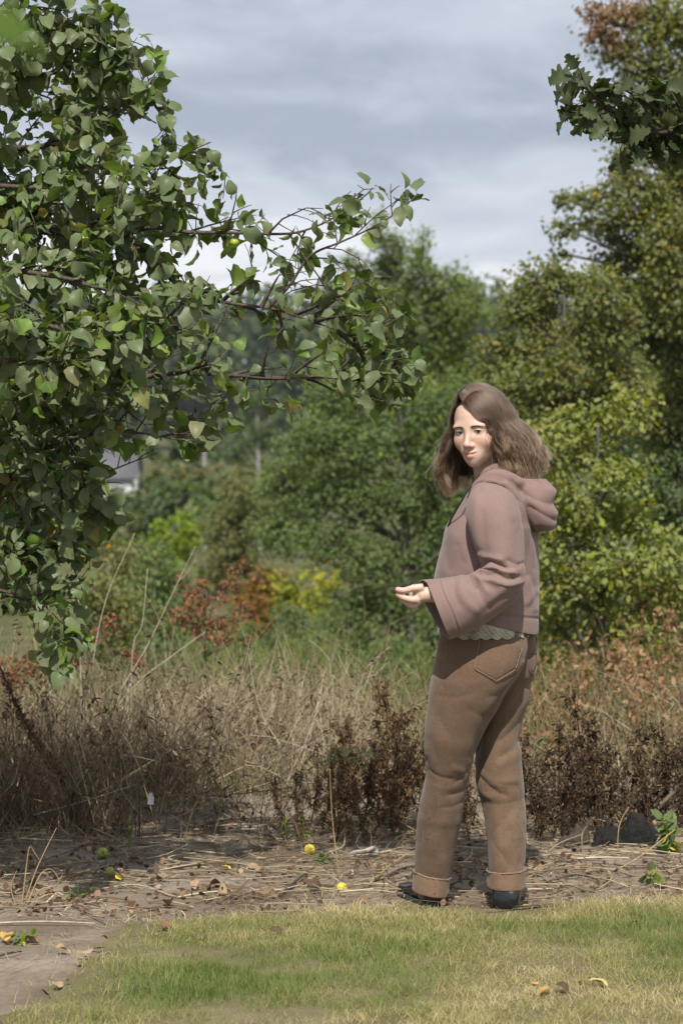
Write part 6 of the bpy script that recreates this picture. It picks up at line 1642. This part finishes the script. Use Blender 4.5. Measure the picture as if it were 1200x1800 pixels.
green_plant('green grass tuft at the foot of the withered weeds', 530, 1475, 0.10, 40, 0.045, 'undergreen', 0.25, 0.05)
green_plant('small bright green sprig under the grey strap', 560, 1518, 0.02, 26, 0.026, 'mid', 1.2, 0.03)

# ---- charred stump and clods at the right
def lump(name, label, cat, px, py, w_, h_, d_, mat, seed):
    p = G(px, py); rng = np.random.default_rng(seed)
    bm_ = bmesh.new(); bmesh.ops.create_icosphere(bm_, subdivisions=4, radius=1.0)
    for v in bm_.verts:
        c = v.co.copy(); q = c * 1.6 + Vector((seed, 0, 0))
        k = 1 + 0.28 * mnoise.noise(q) + 0.16 * mnoise.noise(q * 2.7) + 0.08 * mnoise.noise(q * 6)
        v.co = Vector((c.x * w_ * k, c.y * d_ * k, max(-0.15, c.z) * h_ * k))
    me = bpy.data.meshes.new(name); bm_.to_mesh(me); bm_.free(); all_smooth(me)
    o = link(name, me, None, M[mat]); o.location = (p[0], p[1], float(gz(p[0], p[1]))); o.rotation_euler = (0, 0, seed * 1.3)
    tag(o, label, cat)
t = NT('charred_wood'); nz = t.noise(45, 6, 0.7, t.coord('Object'))
M['char'] = t.finish(t.principled(t.ramp(nz, [(0.3, (0.007, 0.007, 0.007)), (0.7, (0.024, 0.022, 0.020))]), 0.8, t.bump(nz, 0.9, 0.02), spec=0.3))
t = NT('dry_clod'); nz = t.noise(30, 6, 0.7, t.coord('Object'))
M['clod'] = t.finish(t.principled(t.ramp(nz, [(0.3, (0.045, 0.036, 0.028)), (0.7, (0.11, 0.092, 0.075))]), 0.95, t.bump(nz, 0.9, 0.02), spec=0.1))
lump('charred_stump', 'black charred stump among the weeds at the right', 'stump', 1118, 1486, 0.070, 0.110, 0.06, 'char', 3)
lump('charred_stump', 'low black charred lump left of the charred stump', 'stump', 1070, 1486, 0.060, 0.065, 0.06, 'char', 5)
lump('soil_clod', 'large brown clod in front of the right-hand weeds', 'clod', 1012, 1482, 0.048, 0.075, 0.05, 'clod', 7)
lump('soil_clod', 'smaller brown clod beside the right trouser leg', 'clod', 994, 1488, 0.030, 0.040, 0.03, 'clod', 9)

# ---- litter too fine to count: straw, twigs and leaf crumbs on the soil
def litter():
    rng = np.random.default_rng(15); g = Geo(); n = 26000
    x = rng.uniform(-1.9, 2.3, n); y = 6.0 + 3.4 * rng.random(n) ** 0.55
    ok = ~in_poly(np.stack((x, y), -1), lawn_poly); ok &= (y > 7.3) | (rng.random(n) < 0.10); ok &= rng.random(n) < np.clip(0.55 + 1.3 * vnoise(np.stack((x * 3.2, y * 5.0, np.full(n, 1.4)), -1)), 0.08, 1); x, y = x[ok], y[ok]; n = len(x)
    a = rng.uniform(0, np.pi, n); L = rng.uniform(0.012, 0.11, n) * rng.choice([.5, 1, 1.3], n); w_ = rng.uniform(.0012, .0034, n)
    a = np.where(rng.random(n) < .5, rng.normal(size=n) * .5, a)
    D = np.stack((np.cos(a), np.sin(a), rng.normal(size=n) * .10), -1); S = np.stack((-np.sin(a), np.cos(a), np.zeros(n)), -1)
    C = np.stack((x, y, gz(x, y) + 0.004 + np.abs(rng.normal(size=n)) * .006), -1)
    bow = S * (rng.normal(size=n) * .12 * L)[:, None]
    V = np.stack((C - D * L[:, None] / 2 - S * w_[:, None] / 2, C - D * L[:, None] / 2 + S * w_[:, None] / 2, C + bow - S * w_[:, None] / 2 + (0, 0, .003), C + bow + S * w_[:, None] / 2 + (0, 0, .003), C + D * L[:, None] / 2 - S * w_[:, None] / 2, C + D * L[:, None] / 2 + S * w_[:, None] / 2), 1)
    F = (np.arange(n)[:, None, None] * 6 + np.array([(0, 1, 3, 2), (2, 3, 5, 4)])[None]).reshape(-1, 4)
    g.add(V.reshape(-1, 3), F, np.repeat(rng.random(n), 6))
    o = tag(link('straw_litter', g.mesh('straw_litter'), None, M['straw']), 'fine dry straw and twig litter strewn on the soil', 'litter', kind='stuff')
    g = Geo(); n = 4800
    x = rng.uniform(-1.9, 2.3, n); y = 7.35 + 1.9 * rng.random(n)
    ok = ~in_poly(np.stack((x, y), -1), lawn_poly) & (rng.random(n) < np.clip(0.45 + 1.6 * vnoise(np.stack((x * 3.8, y * 5.5, np.full(n, 7.4)), -1)), 0.03, 1)); x, y = x[ok], y[ok]; n = len(x)
    leaf_cloud(g, rng, np.stack((x, y, gz(x, y) + 0.010), -1), 0.024, None, 0.0, 1.0, width=1.3)
    g.V = [np.stack((v[:, 0], v[:, 1], np.maximum(v[:, 2], gz(v[:, 0], v[:, 1]) + 0.002)), -1) for v in g.V]
    m_ = leaf_mat('litter_leaf', [(0, (0.06, 0.036, 0.022)), (0.5, (0.13, 0.080, 0.050)), (0.85, (0.24, 0.155, 0.10)), (1, (0.34, 0.25, 0.17))], trans=0.1, rough=0.85, spec=0.1)
    tag(link('leaf_litter', g.mesh('leaf_litter'), None, m_), 'small crumbled brown leaves strewn over the soil', 'litter', kind='stuff')
litter()

def twig_litter():
    rng = np.random.default_rng(19); g = Geo(); n = 900
    x = rng.uniform(-1.9, 2.3, n); y = 7.45 + 1.7 * rng.random(n)
    ok = ~in_poly(np.stack((x, y), -1), lawn_poly)
    for X, Y in zip(x[ok], y[ok]):
        a = rng.normal() * 0.7 + (math.pi if rng.random() < .5 else 0); L = rng.uniform(.05, .30); r = rng.uniform(.0012, .0036)
        d = np.array((math.cos(a), math.sin(a), 0)); s = np.array((-d[1], d[0], 0)); b = np.array((X, Y, 0.0))
        P = np.array([b, b + d * L * .5 + s * rng.normal() * .03, b + d * L + s * rng.normal() * .05]); P = catmull(P, 6)
        P[:, 2] = gz(P[:, 0], P[:, 1]) + r + 0.003 + np.linspace(0, abs(rng.normal()) * .02, 6)
        g.add(*tube(P, np.linspace(r, r * .6, 6), 5, False), rng.random())
    tag(link('twig_litter', g.mesh('twig_litter', True), None, M['straw']), 'thin dead twigs scattered over the soil', 'twigs', kind='stuff')
twig_litter()

# ---- fallen leaves one can point at
leafcol = {'tan': ((0.25, 0.17, 0.10), (0.36, 0.26, 0.17)), 'brown': ((0.13, 0.062, 0.032), (0.24, 0.12, 0.06)), 'dark': ((0.055, 0.035, 0.024), (0.11, 0.07, 0.045)), 'yellow': ((0.42, 0.33, 0.09), (0.58, 0.48, 0.20)), 'orange': ((0.38, 0.20, 0.05), (0.50, 0.30, 0.09)), 'bright': ((0.55, 0.48, 0.02), (0.68, 0.60, 0.05))}
lm_ = {}
for k, (c1, c2) in leafcol.items():
    t = NT('fallen_leaf_' + k); nz = t.noise(60, 4, 0.6, t.coord('Object'))
    lm_[k] = t.finish(t.principled(t.ramp(nz, [(0.3, c1), (0.7, c2)]), 0.75, t.bump(nz, 0.3, 0.004), spec=0.2))
FL = [(292, 1640, .050, 'brown', 'brown leaf standing up in the lawn near its left end'), (482, 1656, .045, 'dark', 'small dark curled leaf in the middle of the lawn'), (1110, 1637, .055, 'brown', 'brown curled leaf on the lawn near the right edge'),
      (958, 1760, .058, 'orange', 'orange yellow leaf on the lawn at the lower right'), (985, 1757, .050, 'dark', 'dark brown curled leaf touching the orange yellow leaf'), (1048, 1748, .060, 'yellow', 'pale yellow leaf on the lawn at the lower right'), (1022, 1742, .045, 'brown', 'brown leaf touching the pale yellow leaf'), (938, 1742, .030, 'orange', 'small orange leaf upper left of the orange yellow leaf'),
      (272, 1716, .028, 'dark', 'tiny dark leaf in the lower left of the lawn'), (322, 1715, .024, 'bright', 'tiny yellow leaf in the lower left of the lawn'), (180, 1697, .036, 'brown', 'brown leaf on the rim between soil and lawn'),
      (147, 1690, .060, 'tan', 'pale reddish leaf lying flat on the soil beside the lawn'), (108, 1678, .050, 'tan', 'tan leaf on the bare soil left of the lawn'), (104, 1748, .040, 'tan', 'small tan leaf at the bottom of the bare soil'), (12, 1656, .055, 'orange', 'orange brown leaf at the left edge of the soil'), (52, 1654, .058, 'brown', 'brown curled leaf beside the green sprout'),
      (296, 1594, .056, 'tan', 'tan leaf with curled rim at the back edge of the lawn'), (374, 1566, .075, 'brown', 'large red-brown leaf lying in the middle of the litter'), (388, 1576, .060, 'tan', 'tan leaf touching the large red-brown leaf'), (462, 1574, .055, 'tan', 'pale tan leaf right of the large red-brown leaf'), (342, 1568, .045, 'tan', 'small tan leaf left of the large red-brown leaf'), (550, 1568, .070, 'dark', 'dark folded leaf beside the dark stick'),
      (240, 1516, .050, 'tan', 'tan leaf beside the grey-green weed'), (445, 1528, .050, 'tan', 'tan leaf beyond the litter left of the yellow apple'), (345, 1540, .048, 'tan', 'tan leaf half buried behind the large red-brown leaf'), (400, 1533, .030, 'bright', 'thin bright yellow leaf lying in the litter'), (530, 1480, .040, 'brown', 'brown leaf under the edge of the withered weeds'), (655, 1545, .045, 'tan', 'upright tan leaf right of the fallen yellow apple'),
      (700, 1482, .050, 'tan', 'tan leaf at the foot of the withered weeds'), (840, 1487, .045, 'tan', 'tan leaf seen between the trouser legs'), (208, 1555, .036, 'bright', 'yellow-green leaf beside the green apple on the soil'), (70, 1600, .050, 'brown', 'brown leaf under the dry grass tuft'), (1010, 1500, .042, 'dark', 'dark leaf in front of the brown clods'), (830, 1520, .034, 'tan', 'small tan leaf near the heel of the right trouser leg'), (620, 1598, .040, 'tan', 'tan leaf on the rim of the lawn left of the shoes')]
rng = np.random.default_rng(44)
for k, (px, py, s_, c, lab) in enumerate(FL):
    p = G(px, py); V, F = apple_leaf_mesh(500 + k)
    lawn_in = in_poly(p[None, :2], lawn_poly)[0]
    V = V * s_ * 0.95; V[:, 0] -= V[:, 0].mean()
    V[:, 2] *= 0.75 if lawn_in else 1.1
    a = rng.uniform(0, 6.28); tilt = rng.normal() * 0.30
    Rm = np.array(Matrix.Rotation(a, 3, 'Z') @ Matrix.Rotation(tilt, 3, 'X') @ Matrix.Rotation(math.pi if rng.random() < 0.4 else 0.0, 3, 'Y'))
    V = V @ Rm.T; V[:, 2] -= V[:, 2].min()
    o = link('fallen_leaf', np_mesh('fallen_leaf', V, [F], None, True), None, lm_[c])
    o.location = (p[0], p[1], float(gz(p[0], p[1])) + (0.020 if lawn_in else 0.003))
    tag(o, lab, 'leaf', 'fallen leaves')

# ---- apples on the ground
def gapple(px, py, d, mat, label, rot):
    p = G(px, py + 4); p[2] = float(gz(p[0], p[1])) + d * 0.47
    apple(p, d, mat, label, rot, 0.006)
gapple(544, 1496, 0.036, 'apple_yellow', 'spotted yellow apple on the soil left of the grey strap', (1.2, 0.3, 0.4))
gapple(601, 1560, 0.034, 'apple_yellow', 'yellow apple on the soil at the foot of the pale straw', (0.5, 0.9, 0))
gapple(181, 1506, 0.036, 'apple_green', 'yellow-green apple in the shade under the left brush', (1.4, 0.2, 0))
gapple(195, 1541, 0.032, 'apple_green', 'green apple in the litter nearer the lawn at the left', (0.9, 0.6, 1))

# ---- sticks on the soil
def stick(label, pts, r0, r1, mat):
    P = [G(x, y) for x, y in pts]
    for p in P: p[2] = float(gz(p[0], p[1])) + r0 + 0.004
    C = catmull(P, 14); C[:, 2] += np.abs(np.sin(np.linspace(0, 3.1, 14))) * 0.006
    g = Geo(); g.add(*tube(C - P[0], np.linspace(r0, r1, 14), 6)); o = link('stick', g.mesh('stick', True), None, M[mat]); o.location = P[0]
    tag(o, label, 'stick', 'sticks on the soil')
stick('dark thick stick slanting across the litter', [(492, 1580), (520, 1552), (552, 1528)], .0065, .004, 'dark_stick')
stick('pale bent straw lying from the litter to the left trouser leg', [(646, 1554), (690, 1524), (735, 1497)], .0032, .002, 'tan_stalk')
stick('brown stick behind the left shoe', [(676, 1541), (705, 1533), (730, 1527)], .0075, .006, 'stick')
stick('pale stick lying behind the litter at the middle', [(395, 1510), (425, 1506), (450, 1498)], .005, .003, 'stick')
stick('long pale stick on the bare soil at the left edge', [(-10, 1629), (80, 1628), (168, 1627)], .0036, .0025, 'pale_stalk')
stick('short stick pointing from the litter to the lawn', [(132, 1596), (160, 1612), (187, 1626)], .0036, .0025, 'stick')
stick('pale straw arching over the litter left of the lawn', [(170, 1571), (240, 1568), (300, 1578)], .0026, .0018, 'pale_stalk')
stick('thin dark twig beside the bare soil at the lower left', [(0, 1692), (20, 1690), (38, 1682)], .004, .002, 'dark_stick')
stick('pale straw lying right of the right trouser leg', [(930, 1512), (985, 1505), (1050, 1508)], .003, .002, 'pale_stalk')
stick('straw lying beyond the shoes towards the right', [(925, 1535), (990, 1540), (1060, 1532)], .003, .002, 'stick')
stick('stick lying in front of the charred stump', [(1040, 1518), (1110, 1524), (1200, 1520)], .004, .003, 'stick')
stick('short thick stick near the lawn right of the shoes', [(960, 1560), (1010, 1552), (1050, 1556)], .004, .003, 'dark_stick')
stick('pale stick lying under the left-hand weeds', [(600, 1500), (570, 1506), (555, 1512)], .0035, .0025, 'stick')

# pale forked branch lying at the right
r_, C_ = stalk('fallen_branch', 'pale fallen branch leaning behind the charred stump', 'branch', [(1140, 1440), (1165, 1410), (1205, 1375)], 9.0, .012, .008, 'stick')

# ---- arching dry tuft at the lower left
def tuft():
    p = G(48, 1596); rng = np.random.default_rng(3); root = empty('dry_tuft', p, 'arching tuft of pale dry grass at the left before the brush', 'grass tuft')
    for pts in ([(38, 1598), (45, 1540), (52, 1490), (62, 1500), (72, 1515)], [(40, 1598), (60, 1540), (75, 1505), (100, 1455)], [(45, 1598), (70, 1540), (90, 1528), (104, 1548), (98, 1560)], [(50, 1598), (75, 1562), (100, 1570), (118, 1598)], [(30, 1598), (20, 1560), (30, 1530)], [(42, 1600), (85, 1572), (115, 1582), (120, 1600)]):
        g = Geo(); C = catmull([W(x, y, 7.55 + 0.01 * k) for k, (x, y) in enumerate(pts)], 20); g.add(*tube(C, np.linspace(.0026, .0012, 20), 5, False))
        child('blade', g.mesh('blade', True), root, M['tan_stalk'])
tuft()

# ---- grey strap looped on the soil
def strap():
    Y = 8.45; pts = [W(600, 1532, Y - .10), W(606, 1518, Y - .06), W(620, 1500, Y), W(640, 1497, Y + .02), W(660, 1491, Y + .02), W(658, 1508, Y - .02), W(652, 1524, Y - .05)]
    C = catmull(pts, 40); root = W(630, 1525, Y); root[2] = float(gz(root[0], root[1]))
    T = np.gradient(C, axis=0); T /= np.linalg.norm(T, axis=1)[:, None]
    S = np.cross(T, np.array((0.25, 0.95, 0.2))); S /= np.linalg.norm(S, axis=1)[:, None]; N = np.cross(T, S)
    S = np.where((np.abs(S[:, 0]) > 0)[:, None], S, S); w_ = 0.0085; th = 0.0006
    V = np.concatenate([(C + S * a * w_ + N * b * th)[:, None] for a, b in ((-1, -1), (1, -1), (1, 1), (-1, 1))], 1) - root
    V = V.reshape(-1, 3); n = 40; i, j = np.meshgrid(np.arange(n - 1), np.arange(4), indexing='ij'); a = i * 4 + j; b = i * 4 + (j + 1) % 4
    F = np.stack((a, b, b + 4, a + 4), -1).reshape(-1, 4)
    t = NT('grey_strap'); o = link('strap', np_mesh('strap', V, [F]), None, t.finish(t.principled((0.34, 0.32, 0.28, 1), 0.6))); o.location = root
    tag(o, 'grey plastic strap looped on the soil left of the trousers', 'strap')
strap()
# ---- white scrap in the dry grass
V = np.array([(-.012, 0, -.02), (.010, .004, -.022), (.013, -.003, .004), (.004, .003, .024), (-.008, -.002, .016), (-.003, .010, 0)]); p = W(265, 1404, 8.78)
t = NT('white_paper'); o = link('paper_scrap', np_mesh('paper_scrap', np.vstack((V, V + (0, .0012, 0))), [[(0, 1, 5), (1, 2, 5), (2, 3, 5), (3, 4, 5), (4, 0, 5), (7, 6, 11), (8, 7, 11), (9, 8, 11), (10, 9, 11), (6, 10, 11)]]), None, t.finish(t.principled((0.75, 0.76, 0.78, 1), 0.7))); o.location = p
tag(o, 'crumpled white scrap caught in the dry grass', 'paper scrap')

# ---- air over the valley
def haze():
    bm_ = bmesh.new(); bmesh.ops.create_cube(bm_, size=1.0)
    for v in bm_.verts: v.co = Vector((v.co.x * 5200, (v.co.y + 0.5) * 3900 - 200, (v.co.z + 0.5) * 110 - 12))
    me = bpy.data.meshes.new('haze'); bm_.to_mesh(me); bm_.free()
    m_ = bpy.data.materials.new('haze'); m_.use_nodes = True; nt = m_.node_tree; nt.nodes.clear()
    out = nt.nodes.new('ShaderNodeOutputMaterial'); pv = nt.nodes.new('ShaderNodeVolumePrincipled')
    pv.inputs['Color'].default_value = (0.80, 0.87, 0.95, 1); pv.inputs['Density'].default_value = 0.00022; pv.inputs['Anisotropy'].default_value = 0.3
    nt.links.new(pv.outputs[0], out.inputs['Volume'])
    tag(link('haze', me, None, m_), 'thin pale haze over the valley', 'haze', kind='stuff')
haze()
